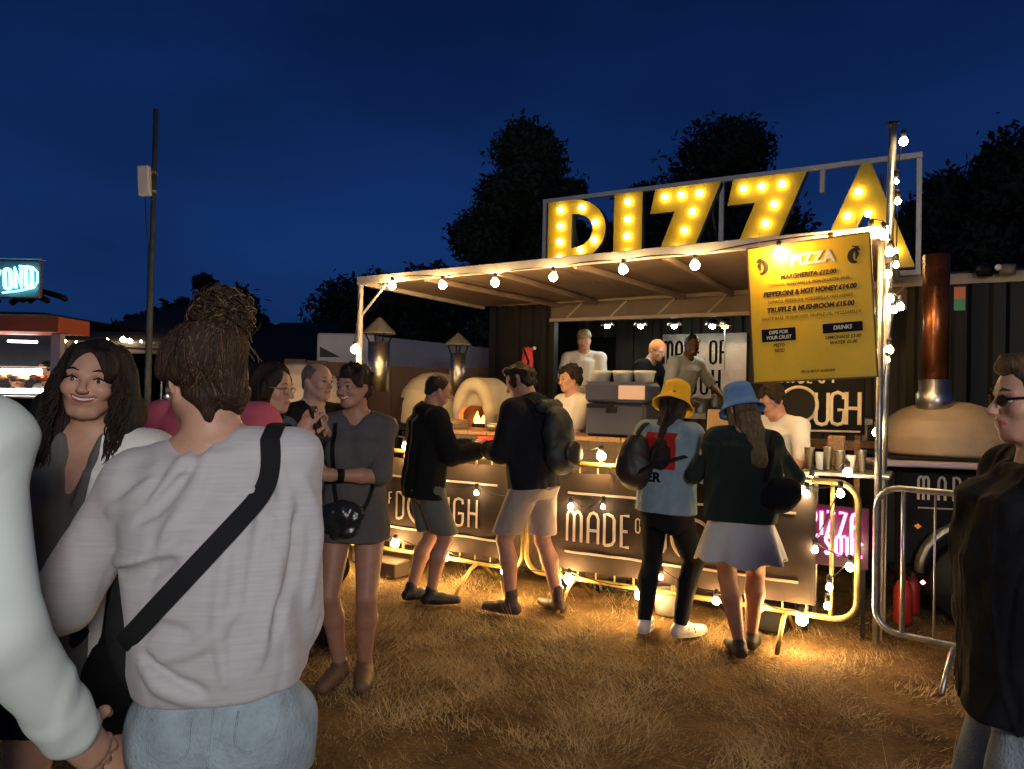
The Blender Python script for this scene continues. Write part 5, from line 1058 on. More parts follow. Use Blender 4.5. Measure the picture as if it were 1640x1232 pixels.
            for k in (1, -1): E((.36*k, -.02, -.17), (.15, .17, .24), .03, 'sub')
        elif kind_ == 'wavy':
            E((0, .09, .15), (.39, .46, .41))
            for k in (1, -1):
                f.cap(P(.30*k, .02, .1), P(.44*k, .02, -.35), .15*q, .17*q, .08*q); f.cap(P(.44*k, .02, -.35), P(.40*k, -.06, -length), .17*q, .11*q, .08*q)
            f.cap(P(0, .22, 0), P(0, .30, -.9), .36*q, .30*q, .1*q, sq=(s.Rh@V(1, 0, 0), 1.2)); E((0, -.48, -.10), (.28, .46, .53), .04, 'sub', R=rx(-.02)); E((0, -.38, -.72), (.24, .42, .55), .05, 'sub')
        else:
            E((0, .09, .15), (.365*vol, .44*vol, .40)); zb = -length
            for k in (1, -1): f.cap(P(.25*k, .02, .1), P(.30*k*vol, .02, max(zb, -.75)), .16*q*vol, .10*q*vol, .08*q)
            f.cap(P(0, .22, 0), P(0, .30, zb), .30*q*vol, .20*q*vol, .1*q, sq=(s.Rh@V(1, 0, 0), 1.15)); E((0, -.46, -.06), (.29, .44, .52), .04, 'sub', R=rx(-.04)); E((0, -.30, -.65), (.20, .35, .5), .05, 'sub')
        Rh = s.Rh; hc = s.hc
        def dp(x, y, z):
            X = (x-hc[0])*Rh[0, 0]+(y-hc[1])*Rh[1, 0]+(z-hc[2])*Rh[2, 0]; Y = (x-hc[0])*Rh[0, 1]+(y-hc[1])*Rh[1, 1]+(z-hc[2])*Rh[2, 1]; Z = (x-hc[0])*Rh[0, 2]+(y-hc[1])*Rh[1, 2]+(z-hc[2])*Rh[2, 2]
            w = .25 if kind_ in ('long', 'wavy') else .8; return am*sines(X*60, Y*60, Z*60*w, seed, 2)*(.5 if kind_ == 'crop' else 1)
        v, qd = f.build(min(s.h, .006), disp=dp if kind_ not in ('bald', 'crop') else None); return mk_np(name, v, qd, m, s.root)
    def hat(s, kind_, m, seed=1):
        q = s.hh; b = MB(); R = s.Rh
        if kind_ == 'bucket':
            b.lathe([(0, .66), (.24, .645), (.34, .58), (.375, .38), (.40, .16), (.50, -.02), (.58, -.12), (.575, -.14), (.49, -.045), (.39, .12), (.34, .3), (0, .5)], (0, 0, 0), 30, wob=lambda w, z: (.03*math.sin(3*w+1)+.018*math.sin(7*w+2)+.012*math.sin(12*w+z*9)))
            b.v = [tuple(s.hc+R@rx(.10)@(V(v[0]*1.14, v[1]*1.24+.05, v[2]*1.12+.07)*q)) for v in b.v]; o = b.build('bucket_hat', m, s.root, True)
        else:
            b.lathe([(0, .58), (.2, .55), (.32, .44), (.38, .26), (.385, .16), (.37, .16), (.36, .26), (.3, .42), (0, .54)], (0, 0, 0), 24); vs = []
            b.v = [tuple(s.hc+R@(V(v[0], v[1]*1.12+.06, v[2])*q)) for v in b.v]; o = b.build('cap', m, s.root, True); b = MB(); n = 12; pts = []
            for i in range(n+1): w = math.pi*(1+i/n); pts.append((.30*math.cos(w), -.30+.30*math.sin(w)))
            vs = [s.hc+R@(V(x, y, .19-.10*(abs(y+.3))+dz)*q) for dz in (0, .025) for x, y in pts]; n_ = len(pts); b._a(vs, [tuple(range(n_-1, -1, -1)), tuple(range(n_, 2*n_))]+[(i, i+1, i+1+n_, i+n_) for i in range(n_-1)]+[(n_-1, 0, n_, 2*n_-1)]); b.build('peak', m, o)
        return o
    def glasses(s, m, dark=False):
        q = s.hh; P = s.headp
        for k in (1, -1):
            b = MB(); b.tube([P(.145*k+.085*math.cos(w), -.43+.10*abs(.145*k+.085*math.cos(w)), .02+.062*math.sin(w)) for w in np.linspace(0, 2*math.pi, 17)], .008*q, 5)
            b.tube([P(.23*k, -.405, .04), P(.335*k, -.2, .05), P(.35*k, .05, .03)], .012*q, 5); fr = b.build('glasses_frame', M['black'] if dark else m, s.root, True)
            if dark: b = MB(); c = [P(.145*k+.08*math.cos(w), -.43+.10*abs(.145*k+.08*math.cos(w)), .02+.058*math.sin(w)) for w in np.linspace(0, 2*math.pi, 17)[:-1]]; b._a(c+[p+s.Rh@V(0, .012*q, 0) for p in c], [tuple(range(16)), tuple(range(31, 15, -1))]+[(i, i+16, (i+1) % 16+16, (i+1) % 16) for i in range(16)]); b.build('lens', mat('dark_lens', (.02, .02, .025), .08), s.root)
    def W(s, p): h = s.root.rotation_euler.z; return V(*s.root.location)+rz(h)@np.asarray(p, float)     # local point to world
def skirt(p, name, m, z1, z0, r1, r0, n=9, amp=.05, seed=1, cy=0.006):
    g = random.Random(seed); H = p.H; k = 96; Rw = 26; vs = []; ph = [g.uniform(0, 6.28) for _ in range(4)]
    for lay in (0, 1):
        for i in range(Rw+1):
            t = i/Rw; z = z1+(z0-z1)*t; r = (r1+(r0-r1)*t**.8)
            for j in range(k):
                w = 2*math.pi*j/k; a = amp*t**.8; wv = 1+a*(math.sin(n*w+ph[0]+.6*math.sin(2*w))+.5*math.sin((2*n-3)*w+ph[1]+t*1.5)+.3*math.sin(3*w+ph[2])); rr = r*wv-lay*.004
                vs.append((rr*math.cos(w), cy*H+rr*.80*math.sin(w), z+(.012*math.sin(3*w+ph[3])+.012*math.sin(n*w))*t))
    fs = []; b0 = (Rw+1)*k
    for i in range(Rw):
        for j in range(k): j2 = (j+1) % k; fs.append((i*k+j, i*k+j2, (i+1)*k+j2, (i+1)*k+j)); fs.append((b0+i*k+j, b0+(i+1)*k+j, b0+(i+1)*k+j2, b0+i*k+j2))
    for j in range(k): j2 = (j+1) % k; fs.append((Rw*k+j, Rw*k+j2, b0+Rw*k+j2, b0+Rw*k+j)); fs.append((j, b0+j, b0+j2, j2))
    return mk(name, vs, fs, m, p.root, True)
def ribbon(b, pts, w, nrm, th=.004):
    pts = [np.asarray(p, float) for p in pts]; vs = []; k = len(pts)
    for i, p in enumerate(pts):
        t = unit(pts[min(i+1, k-1)]-pts[max(i-1, 0)]); n = unit(np.asarray(nrm[i] if isinstance(nrm, list) else nrm, float)); sd = unit(np.cross(t, n))*w/2; n = n*th
        vs += [p-sd, p+sd, p+sd+n, p-sd+n]
    fs = []
    for i in range(k-1):
        a = 4*i; c = a+4
        for j in range(4): fs.append((a+j, a+(j+1) % 4, c+(j+1) % 4, c+j))
    fs += [(3, 2, 1, 0), (4*k-4, 4*k-3, 4*k-2, 4*k-1)]; b._a(vs, fs)
def spline(pts, n=8):
    P = [np.asarray(p, float) for p in pts]; P = [2*P[0]-P[1]]+P+[2*P[-1]-P[-2]]; out = []
    for i in range(1, len(P)-2):
        for t in np.linspace(0, 1, n+1)[:-1]: a, b, c, d = P[i-1:i+3]; out.append(.5*((2*b)+(-a+c)*t+(2*a-5*b+4*c-d)*t*t+(-a+3*b-3*c+d)*t**3))
    out.append(P[-2]); return out
C = {}
C['sweat'] = cloth('pale_sweatshirt', (.62, .68, .64), .08, 420, .05, vs=5); C['greyshirt'] = mat('light_grey_linen', (.45, .43, .44), .92, var=.10, vs=26, bump=.12, bs=260, spec=.15, sheen=.1, stretch=(.35, .35, 7))
C['denimlt'] = cloth('washed_denim', (.30, .37, .42), .4, 150, .3); C['denim'] = cloth('blue_denim', (.06, .10, .17), .4, 150, .3); C['pink'] = cloth('pink_fabric', (.62, .12, .16))
C['suit'] = cloth('black_jacket_cloth', (.009, .0095, .012)); C['dress'] = cloth('grey_dress_cloth', (.10, .092, .09), .3, 120, .12); C['jack'] = cloth('black_jacket', (.010, .010, .011), .25, 90)
C['khaki'] = cloth('stone_shorts', (.36, .29, .25)); C['grey_green'] = cloth('grey_green_shorts', (.13, .14, .125)); C['navy'] = cloth('dark_navy', (.011, .012, .017)); C['green'] = cloth('bottle_green', (.020, .034, .028), .35, 110)
C['yellow'] = cloth('yellow_terry', (.60, .38, .02), .8, 110, .15); C['blue'] = cloth('sky_blue_terry', (.10, .24, .55), .9, 110, .15); C['white'] = cloth('white_cloth', (.76, .73, .69), .25, 130, .06)
C['redp'] = cloth('red_panel_cloth', (.42, .025, .02)); C['bluegrey'] = cloth('light_denim', (.24, .32, .38), .3, 140, .15); C['olive'] = cloth('olive_grey_knit', (.13, .125, .115)); C['tee_grey'] = cloth('pale_grey_tee', (.42, .46, .46))
C['camo'] = mat('patterned_cap', (.30, .24, .15), .8, var=.8, vs=40); whs = mat('white_leather', (.62, .60, .56), .5, var=.1); blks = mat('black_shoe', (.012, .012, .012), .55, var=.3); brs = mat('brown_boot', (.055, .030, .018), .55, var=.4, vs=20)

from mathutils.bvhtree import BVHTree
def bvh(person, names):
    vs, fs = [], []
    for o in person.root.children:
        if o.name.split('.')[0] in names:
            k = len(vs); vs += [v.co[:] for v in o.data.vertices]; fs += [tuple(k+i for i in q.vertices) for q in o.data.polygons]
    return BVHTree.FromPolygons(vs, fs)
def lp(person, px, py, Y): h = person.root.rotation_euler.z; return rz(-h)@(at(px, py, Y)-V(*person.root.location))
# 1. left foreground: pale sweatshirt, seen from behind, walking out of frame
p = Person('person in a pale mint sweatshirt cut off at the left edge, seen from behind', 1.83, (-1.085, 1.22), 178, lean=2, hands={-1: dict(at=(-.315, -.10, .97), hint=(-.2, 1, 0), curl=.25, palm=(.6, -.2, 0))}, h=.006)
p.body(); p.hair(M['hair_dark'], 'short')
def crease_lines(lines, Yg, w=1.0):
    def fn(f, tr_):
        back = rz(-p.root.rotation_euler.z)@V(0, -1, 0)
        for pts, r, op in lines:
            S_ = []
            for c in spline([lp(p, x, y, Yg) for x, y in pts], 6):
                h_ = tr_.ray_cast(Vector(c+back*.5), Vector(-back), 1.0)
                if h_[0] is not None: S_.append(np.array(h_[0]))
            n_ = len(S_)-1
            for i_ in range(n_):
                w0, w1 = [r*(.3+.7*math.sin(math.pi*u/n_)) for u in (i_, i_+1)]; k_ = -.6 if op == 'add' else .5
                f.cap(S_[i_]+back*k_*w0, S_[i_+1]+back*k_*w1, w0, w1, .012, op)
    return fn
L1_ = [(((70, 770), (115, 800), (158, 795)), .009, 'sub'), (((60, 860), (120, 885), (172, 868)), .010, 'sub'), (((66, 846), (120, 866), (170, 850)), .009, 'add'), (((85, 955), (130, 985), (182, 972)), .010, 'sub'), (((82, 975), (128, 1006), (184, 996)), .009, 'add'), (((100, 1040), (140, 1062), (186, 1040)), .009, 'sub'), (((20, 690), (62, 760), (84, 850)), .009, 'sub'),
       (((0, 720), (40, 800), (60, 900)), .010, 'add'), (((120, 700), (140, 790), (150, 880)), .008, 'sub'), (((0, 900), (30, 1000), (50, 1120)), .011, 'sub'), (((10, 980), (44, 1060), (70, 1120)), .010, 'add'), (((140, 900), (150, 940), (172, 955)), .008, 'sub')]
p.top('sweatshirt', C['sweat'], .46, 1.97, .033, 1.1, .009, 4, srad=(.060, .060), zf=.5, ridge=.0045, extra=crease_lines(L1_, 1.1)); p.legs('trousers', C['navy'], .97, .02); p.shoes(blks)
p1 = p
dr_ = unit(p.wr[-1]-p.elb[-1]); a_ = unit(np.cross(dr_, V(0, 1, 0))); R_c = np.stack([a_, np.cross(dr_, a_), dr_], 1); b = MB()
b.lathe([(.050, -.075), (.053, -.065), (.050, -.03), (.046, .0), (.043, .012), (.036, .014)], p.wr[-1]-dr_*.005, 72, R=R_c, wob=lambda w, z: .018*math.sin(36*w)); b.build('cuff', C['sweat'], p.root, True)
# 2. laughing woman facing the camera
q = at(146, 640, 2.12); p = p2 = Person('laughing woman with long dark wavy hair facing the camera', 1.70, (q[0], 2.12), 8, True, head=(8, 0, 6), h=.0044, face=2, hands={1: dict(at=(.24, -.10, .93)), -1: dict(at=(-.2, -.16, .95))})
p.body(); p.face_bits(teeth=True); p.hair(M['hair_dark'], 'wavy', 5, .85)
b = MB(); g = random.Random(8)
for i in range(1500):
    a = g.uniform(-2.9, 2.9)+math.pi/2; x, y = .395*math.cos(a), .09+.465*math.sin(a)
    if y < -.24: continue
    zz = g.uniform(.0, .46); L1 = -g.uniform(.5, 1.25); fr = g.uniform(8, 15); ph = g.uniform(0, 6); am = g.uniform(.02, .055); pts = []
    sc0 = math.sqrt(max(.1, 1-((zz-.15)/.42)**2)); wide = g.uniform(1.1, 1.32); n_ = 16
    for j in range(n_):
        t = j/(n_-1); zt_ = zz+(L1-zz)*t; bell = math.sin(min(1, max(0, (.3-zt_)/1.0))*math.pi*.62)
        fl = sc0+(1-sc0)*min(1, t*3)+(wide-1)*bell; wob = min(1, t*2.5)
        pts.append(p.headp(x*fl+am*wob*math.sin(fr*t+ph), min(y*(1+.15*bell), .52)+am*wob*math.cos(fr*t+ph)-(.05*t if y < .1 else 0), zt_))
    b.tube(pts, [(.0007+.0015*math.sin(3.1*j/(n_-1)))*g.uniform(.7, 1.5) for j in range(n_)], 4, cap=False)
b.build('hair_lock', M['hair_dark'], p.root, True)
p.top('cardigan', [C['olive'], C['white']], .40, 1.9, .014, 1.0, .005, 6, vneck=.12, mats=lambda c: (c[:, 0] > .055).astype(int), snap=((0, .055),)); p.legs('shorts', C['navy'], .30, .015); p.shoes(whs)
t = thing('shoulder_bag', 'black bag hanging between the laughing woman and the woman in the grey shirt', 'bag', p.W((.17, -.20, .80)), 0); f = Field(); f.ell((0, 0, 0), (.10, .05, .13), .02); v, q = f.build(.008, disp=lambda x, y, z: .006*sines(x*30, y*30, z*30, 4)); mk_np('pouch', v, q, M['blackcloth'], t)
b = MB(); ribbon(b, spline([V(-.05, .02, .10), V(-.02, .03, .35), V(.03, .12, .60)]), .03, V(0, -1, 0)); b.build('strap', M['blackcloth'], t)
# 4. pink top, mostly hidden behind the topknot
q = at(330, 640, 2.85); p = Person('person in a pink top standing behind the topknot woman', 1.78, (q[0]+.02, 2.85), 172, head=(0, 16, 0), h=.009); p.body(); p.hair(M['hair_brown'], 'short'); p.top('sweatshirt', C['pink'], .47, 1.9, .02, 1, .006, 9, hood=True, collar=.05); p.legs('trousers', C['navy'], .96); p.shoes(blks)
# 3. woman in the loose grey shirt, seen from behind
q = at(361, 640, 1.5); p = p3 = Person('woman with a messy topknot in a loose grey shirt, seen from behind', 1.715, (q[0], 1.52), 184, True, lean=0, side=3.4, head=(40, 3, 5), h=.006, build=.87, hands={1: dict(at=(.47, -.24, 1.07), hint=(.4, .2, -.9), curl=.4), -1: dict(at=(-.06, -.27, 1.08), hint=(-.12, .3, -.9))})
p.sh[-1] = p.sh[-1]+V(.0, 0, .035); p.body(); H = p.H
def lp(person, px, py, Y): h = person.root.rotation_euler.z; return rz(-h)@(at(px, py, Y)-V(*person.root.location))
def creases(f, tr_):
    back = rz(-p.root.rotation_euler.z)@V(0, -1, 0)
    for pts, r, op in ((((318, 700), (300, 745), (265, 800)), .010, 'add'), (((345, 705), (325, 790), (285, 860)), .011, 'add'), (((262, 765), (225, 795), (180, 820)), .010, 'add'), (((320, 868), (250, 890), (180, 897)), .013, 'add'), (((305, 886), (245, 907), (205, 910)), .011, 'sub'),
                       (((440, 735), (452, 820), (446, 930), (428, 1050)), .013, 'add'), (((424, 750), (430, 840), (414, 950)), .010, 'sub'), (((478, 770), (490, 860), (482, 980)), .012, 'add'), (((468, 830), (464, 930), (450, 1010)), .011, 'sub'),
                       (((262, 1030), (300, 1062), (352, 1083)), .012, 'sub'), (((258, 1046), (296, 1078), (340, 1098)), .011, 'add'), (((400, 960), (350, 1010), (290, 1030)), .010, 'add'), (((500, 900), (498, 990), (478, 1070)), .011, 'sub'), (((385, 860), (375, 960), (384, 1070)), .009, 'add'), (((240, 830), (280, 800), (310, 760)), .009, 'sub'), (((230, 1000), (270, 985), (330, 990)), .009, 'sub')):
        S_ = []
        for c in spline([lp(p, x, y, 1.45) for x, y in pts], 6):
            h_ = tr_.ray_cast(Vector(c+back*.6), Vector(-back), 1.2)
            if h_[0] is not None: S_.append(np.array(h_[0]))
        n_ = len(S_)-1
        for i_ in range(n_):
            w0, w1 = [r*(.35+.65*math.sin(math.pi*u/n_)) for u in (i_, i_+1)]; s0_, s1_ = (-.62, -.62) if op == 'add' else (.55, .55)
            f.cap(S_[i_]+back*s0_*w0, S_[i_+1]+back*s1_*w1, w0, w1, .016, op)
R3 = [(.570, .088, .078, -.002), (.60, .094, .082, .0), (.66, .097, .084, .0), (.72, .098, .080, .0), (.77, .098, .070, .002), (.80, .090, .056, .003), (.825, .072, .044, .006), (.842, .042, .040, .008)]
p.top('loose_shirt', C['greyshirt'], .57, {1: 1.15, -1: 1.0}, .014, 0, .005, 14, srad=(.060, .066), rows=R3, zf=.45, extra=creases)
p.legs('denim_shorts', C['denimlt'], .11, .014, .005, top=.61)
ts_ = bvh(p, ('denim_shorts',)); back_ = rz(-p.root.rotation_euler.z)@V(0, -1, 0)
for ln in (((392, 1128), (394, 1172), (418, 1186), (446, 1170), (452, 1124)), ((262, 1135), (262, 1182), (290, 1198), (318, 1186), (322, 1135)), ((352, 1100), (354, 1150), (350, 1215))):
    b = MB(); o_ = []
    for c in spline([lp(p, x, y, 1.45) for x, y in ln], 5):
        h_ = ts_.ray_cast(Vector(c+back_*.6), Vector(-back_), 1.2)
        if h_[0] is not None: o_.append(np.array(h_[0])+back_*.0008)
    if len(o_) > 2: b.tube(o_, .0022, 5); b.build('seam', C['denimlt'], p.root, True); p.shoes(whs)
b = MB(); b.tube([V(-.10, .096, .985-.04), V(-.03, .105, .93), V(-.02, .1, .88)], .004, 5)
hcol = hairmat('dark_brown_hair', (.040, .020, .010), (.009, .005, .003)); p.hair(hcol, 'bun', 5)
g = random.Random(12); b = MB(); bl = MB(); top_c = V(-.12, .20, .57)        # swept strands rising to the topknot (head units)
hb_ = bvh(p, ('hair',)); hc0 = p.headp(0, .09, .15)
for i in range(1500):
    a = g.uniform(-1.9, 1.9)+math.pi/2; xa_ = abs(.36*math.cos(a)); z0_ = -.47+.44*min(1, xa_/.34)+g.uniform(-.03, .06)+(0 if i % 6 else g.uniform(.05, .4)); rr = math.sqrt(max(.04, 1-((z0_-.15)/.50)**2)); s0_ = V(.36*math.cos(a)*rr, .09+.435*math.sin(a)*rr, z0_)
    if z0_ < -.1: s0_ = V(s0_[0]*.75, .40, z0_)
    if s0_[1] < -.12: continue
    e_ = top_c+V(g.gauss(0, .10), g.gauss(0, .08), g.gauss(-.12, .04)); pts = []
    for j in range(12):
        t = j/11; m_ = s0_*(1-t)+e_*t; w_ = p.headp(*(m_+V(.012*math.sin(i+t*5), 0, .012*math.cos(i*2+t*4)))); dr = unit(w_-hc0)
        h_ = hb_.ray_cast(Vector(hc0+dr*.5), Vector(-dr), .5)
        pts.append(np.array(h_[0])+dr*.0012 if (h_[0] is not None and t < .9) else w_)
    (bl if g.random() < .10 else b).tube(pts, [.0008+.0011*math.sin(3*j/11) for j in range(12)], 4, cap=False)
for i in range(620):
    th = g.uniform(0, 6.28); ax = unit(V(g.gauss(0, 1), g.gauss(0, .6), g.gauss(0, 1))); u_ = unit(np.cross(ax, V(.3, 1, .2))); v_ = np.cross(ax, u_); r0_ = g.uniform(.17, .255); c_ = top_c+V(g.gauss(-.02, .02), g.gauss(0, .02), g.gauss(-.03, .02)); ar = g.uniform(1.5, 4.6)
    pts = [p.headp(*(c_+(u_*math.cos(th+ar*j/9)+v_*math.sin(th+ar*j/9))*r0_*(1+.1*math.sin(j+i))*V(1.05, .92, .95))) for j in range(10)]; (bl if g.random() < .3 else b).tube(pts, [.0007+.0020*math.sin(3.1*j/9) for j in range(10)], 4, cap=False)
for i in range(10):
    s_ = V(-g.uniform(.1, .34), .2, g.uniform(.1, .6)); pts = [p.headp(*(s_+V(-.12*t+.03*math.sin(5*t+i), .05*t, -.28*t*t+.03*math.cos(6*t+i)))) for t in np.linspace(0, 1, 8)]; bl.tube(pts, .001, 4, cap=False)
f = Field(); f.ell(p.headp(*(top_c-V(0, 0, .04))), V(.265, .22, .235)*p.hh, .03); f.ell(p.headp(*(top_c+V(-.10, .0, -.02))), V(.13, .12, .12)*p.hh, .02); f.ell(p.headp(*(top_c+V(.03, .0, .12))), V(.06, .05, .09)*p.hh, .02); v, q = f.build(.004, disp=lambda x, y, z: .005*sines(x*130, y*130, z*60, 4)); mk_np('topknot', v, q, hcol, p.root)
b.build('hair_strand', hcol, p.root, True); bl.build('blonde_strand', M['hair_light'], p.root, True)
bb = MB(); bb.lathe([(0, -.011), (.011, 0), (0, .011)], p.headp(.36, .04, -.15), 8); bb.build('earring', M['steel'], p.root, True)
# cross-body strap and bag: follow the surface of the shirt
def wrap(tree, pts, center, off=.004, n=10):
    out = []; nr = []
    for q in spline(pts, n):
        c = V(center[0], center[1], q[2]); d = unit(q-c); hit = tree.ray_cast(Vector(c+d*.6), Vector(-d), .62)
        out.append(np.array(hit[0])+d*off if hit[0] is not None else q); nr.append(d)
    return out, nr
tree_ = bvh(p, ('loose_shirt',)); P_ = [lp(p, x, y, Y) for x, y, Y in ((420, 700, 1.42), (414, 750, 1.37), (385, 815, 1.34), (335, 880, 1.34), (280, 945, 1.36), (225, 1010, 1.42), (205, 1035, 1.50))]
def wrapy(tree, pts, off):
    h = p.root.rotation_euler.z; back = rz(-h)@V(0, -1, 0); out = []
    for q in spline(pts, 8):
        o_ = q+back*.6; hit = tree.ray_cast(Vector(o_), Vector(-back), 1.0); out.append(np.array(hit[0])+back*off if hit[0] is not None else q)
    return out, back
o_, bk_ = wrapy(tree_, P_, .005); o2_ = [(o_[i-1]+o_[i]+o_[i+1])/3+bk_*.002 for i in range(1, len(o_)-1)]+[o_[-1]]; 
for _ in range(8): o2_ = [o2_[0]]+[(o2_[i-1]+2*o2_[i]+o2_[i+1])/4 for i in range(1, len(o2_)-1)]+[o2_[-1]]
o2_ = [q_+bk_*.006 for q_ in o2_]; pre = []
for k_ in range(5):
    w_ = o_[0]+(-bk_)*(.028*(k_+1)); h_ = tree_.ray_cast(Vector(w_+V(0, 0, .5)), Vector((0, 0, -1)), 1.0); pre.append(np.array(h_[0])+V(0, 0, .006) if h_[0] is not None else w_)
nr_ = [V(0, 0, 1)*min(1, .5+.2*i)+bk_*(.5-.1*i) for i in range(5)][::-1]+[unit(bk_+V(0, 0, .9)*max(0, 1-j_/14)) for j_ in range(len(o2_))]; o2_ = pre[::-1]+o2_
t = thing('crossbody_bag', 'black crossbody bag with a wide strap over the grey shirt', 'bag', tuple(p.root.location), p.root.rotation_euler.z); b = MB(); ribbon(b, o2_, .038, nr_, .003); b.build('strap', M['blackcloth'], t)
c_ = lp(p, 226, 1000, 1.50); f = Field(); f.ell(c_, (.05, .09, .13), .02); f.ell(c_+V(0, 0, .04), (.045, .08, .10), .03); v, q = f.build(.007, disp=lambda x, y, z: .004*sines(x*30, y*30, z*30, 4)); mk_np('pouch', v, q, M['blackcloth'], t)
# 5. woman with glasses in a denim jacket
q = at(430, 640, 3.35); p = Person('woman with glasses and long dark hair in a denim jacket, in profile', 1.69, (q[0]-.02, 3.35), 78, True, head=(0, 6, 0), h=.0068, hands={1: dict(at=(.03, -.21, 1.36), hint=(.5, .3, -1), curl=.5, dir=(0, -.5, .8)), -1: dict(at=(-.06, -.21, 1.37), hint=(-.5, .3, -1), curl=.7, dir=(.2, -.4, .85))})
p.body(); p.face_bits(); p.glasses(mat('fine_gold_frame', (.35, .25, .15), .3, .8)); p.hair(M['hair_dark'], 'long', 9, .95, 1.06); p.top('denim_jacket', C['denim'], .48, 1.85, .02, 1.02, .008, 11, collar=.035); p.legs('trousers', C['navy'], .96); p.shoes(whs); pg = p
c = p.W((p.wr[-1]+p.wr[1])/2+V(0, -.06, .07)); t = thing('phone', 'phone held up by the spectacled woman', 'phone', c, p.root.rotation_euler.z); b = MB(); b.box((0, 0, 0), (.072, .009, .148), rx(-.3), bev=.004); b.build('case', M['black'], t); b = MB(); b.box((0, .0056, 0), (.066, .001, .138), rx(-.3)); b.build('screen', mat('dim_screen', (.01, .01, .012), .1), t)
# 6. balding man in a black jacket
q = at(510, 640, 4.55); p = Person('balding man in a black jacket and light shirt, behind the woman in the grey dress', 1.74, (q[0]-.03, 4.55), 48, head=(14, 4, 0), h=.0075, build=1.05, hands={1: dict(at=(.06, -.28, 1.18), hint=(.6, .3, -1), curl=.6), -1: dict(at=(-.14, -.26, 1.10), hint=(-.6, .3, -1), curl=.6)})
p.body(); p.face_bits(brow='hair_grey'); p.hair(M['hair_grey'], 'bald', 9); p.top('shirt', C['tee_grey'], .5, .5, .006, 1, .003, 5, collar=.03); p.top('jacket', C['suit'], .47, 1.95, .020, 1.05, .006, 12, vneck=.15, collar=.02); p.legs('trousers', C['suit'], .96); p.shoes(blks)
# 7. woman in the grey dress
q = at(572, 640, 4.05); p = p7 = Person('smiling woman in a grey dress with a watch, holding a paper cup', 1.70, (q[0], 4.05), 0, True, head=(-28, 2, -6), h=.0065, face=2, skin='skin_tan', build=1.0, feet={1: (.07, .0, 8), -1: (-.06, -.03, -14)}, hands={1: dict(at=(-.07, -.25, 1.14), hint=(1, .1, -.7), curl=.75, dir=(-.95, -.3, .05), palm=(-.2, .9, 0)), -1: dict(at=(-.26, -.02, 1.0), hint=(-1, .5, -.3), curl=.4)})
p.body(); p.face_bits(teeth=True); p.hair(M['hair_dark'], 'short', 6, vol=1.3)
R7 = [(.45, .104, .086, 0), (.50, .105, .086, .003), (.56, .098, .080, .0), (.62, .090, .074, -.003), (.70, .092, .074, -.004), (.76, .094, .072, -.003), (.79, .092, .060, .002), (.818, .085, .05, .006), (.838, .05, .04, .008)]
p.top('dress', C['dress'], .45, .95, .016, 0, .007, 15, vneck=.085, rows=R7, srad=(.048, .066), zf=.3); p.shoes(mat('tan_sandal', (.16, .09, .05), .6))
f = Field(); w0 = p.wr[1]*.90+p.elb[1]*.10; w1 = p.wr[1]*.76+p.elb[1]*.24
b = MB(); b.tube([w0, w1], .034, 14); o = b.build('watch', M['black'], None, True); o.name = 'wristwatch'; o.location = p.root.location; o.rotation_euler = p.root.rotation_euler; tag(o, 'black wristwatch on the arm of the woman in the grey dress', 'watch')
hc_ = p.W(p.wr[1]+p.hd[1]*.10+V(0, .035, .0)); hc_[2] -= .055; t = thing('paper_cup', 'brown paper cup with white lid held by the woman in the grey dress', 'cup', hc_); b = MB(); b.lathe([(0, 0), (.028, 0), (.036, .115), (0, .115)], (0, 0, 0), 20); b.build('cup_body', mat('kraft_cup', (.30, .24, .19), .7), t, True)
b = MB(); b.lathe([(.0365, .112), (.040, .114), (.040, .122), (.036, .128), (0, .129)], (0, 0, 0), 20); b.build('lid', M['white'], t, True)
tree_ = bvh(p, ('dress',)); pts = [V(-.08, -.13, 1.42), V(-.06, -.16, 1.30), V(-.02, -.18, 1.1), V(.04, -.18, .98)]
pts2 = [V(-.10, -.12, 1.40), V(-.09, -.2, 1.25), V(-.085, -.2, 1.08), V(-.06, -.2, .95)]
def wr2(tree, pts, off=.005):
    out = []
    for q in spline(pts, 6):
        hit = tree.ray_cast(Vector(q+V(0, -.4, 0)), Vector((0, 1, 0)), .8); out.append(np.array(hit[0])+V(0, -off, 0) if hit[0] is not None else q)
    return out
t = thing('handbag', 'black shiny shoulder bag across the grey dress', 'bag', tuple(p.root.location), 0); b = MB(); ribbon(b, wr2(tree_, pts2), .022, V(0, -1, 0)); ribbon(b, wr2(tree_, [V(.13, -.1, 1.12), V(.10, -.2, 1.0), V(.05, -.2, .9)]), .022, V(0, -1, 0)); b.build('strap', M['black'], t)
f = Field(); f.ell((-.03, -.165, .90), (.115, .05, .10), .02); v, q = f.build(.008, disp=lambda x, y, z: .010*sines(x*34, y*34, z*34, 4)); mk_np('pouch', v, q, mat('black_patent', (.02, .02, .022), .22, bump=.3, bs=40), t)
# 8. man in a black hooded jacket, profile
q = at(684, 640, 5.55); p = Person('man in a black hooded jacket and grey shorts, in profile facing right', 1.71, (q[0], 5.55), 112, skin='skin_tan', lean=3, head=(0, 16, 0), h=.0075, build=1.06, feet={1: (.08, .05, 6), -1: (-.08, -.06, -10)}, hands={1: dict(at=(.14, -.38, 1.15), hint=(.5, .6, -1), curl=.5), -1: dict(at=(-.14, -.36, 1.14), hint=(-.5, .6, -1), curl=.5)})
p.body(); p.face_bits(); p.hair(M['hair_dark'], 'crop', 9); p.hair(M['hair_dark'], 'crop', 19) if False else None; p.top('jacket', C['jack'], .46, 1.95, .032, 1.06, .009, 16, hood=True, collar=.03, flare=.006); p.legs('shorts', C['grey_green'], .45, .018, .003, top=.505); p.shoes(blks, boot=.02)
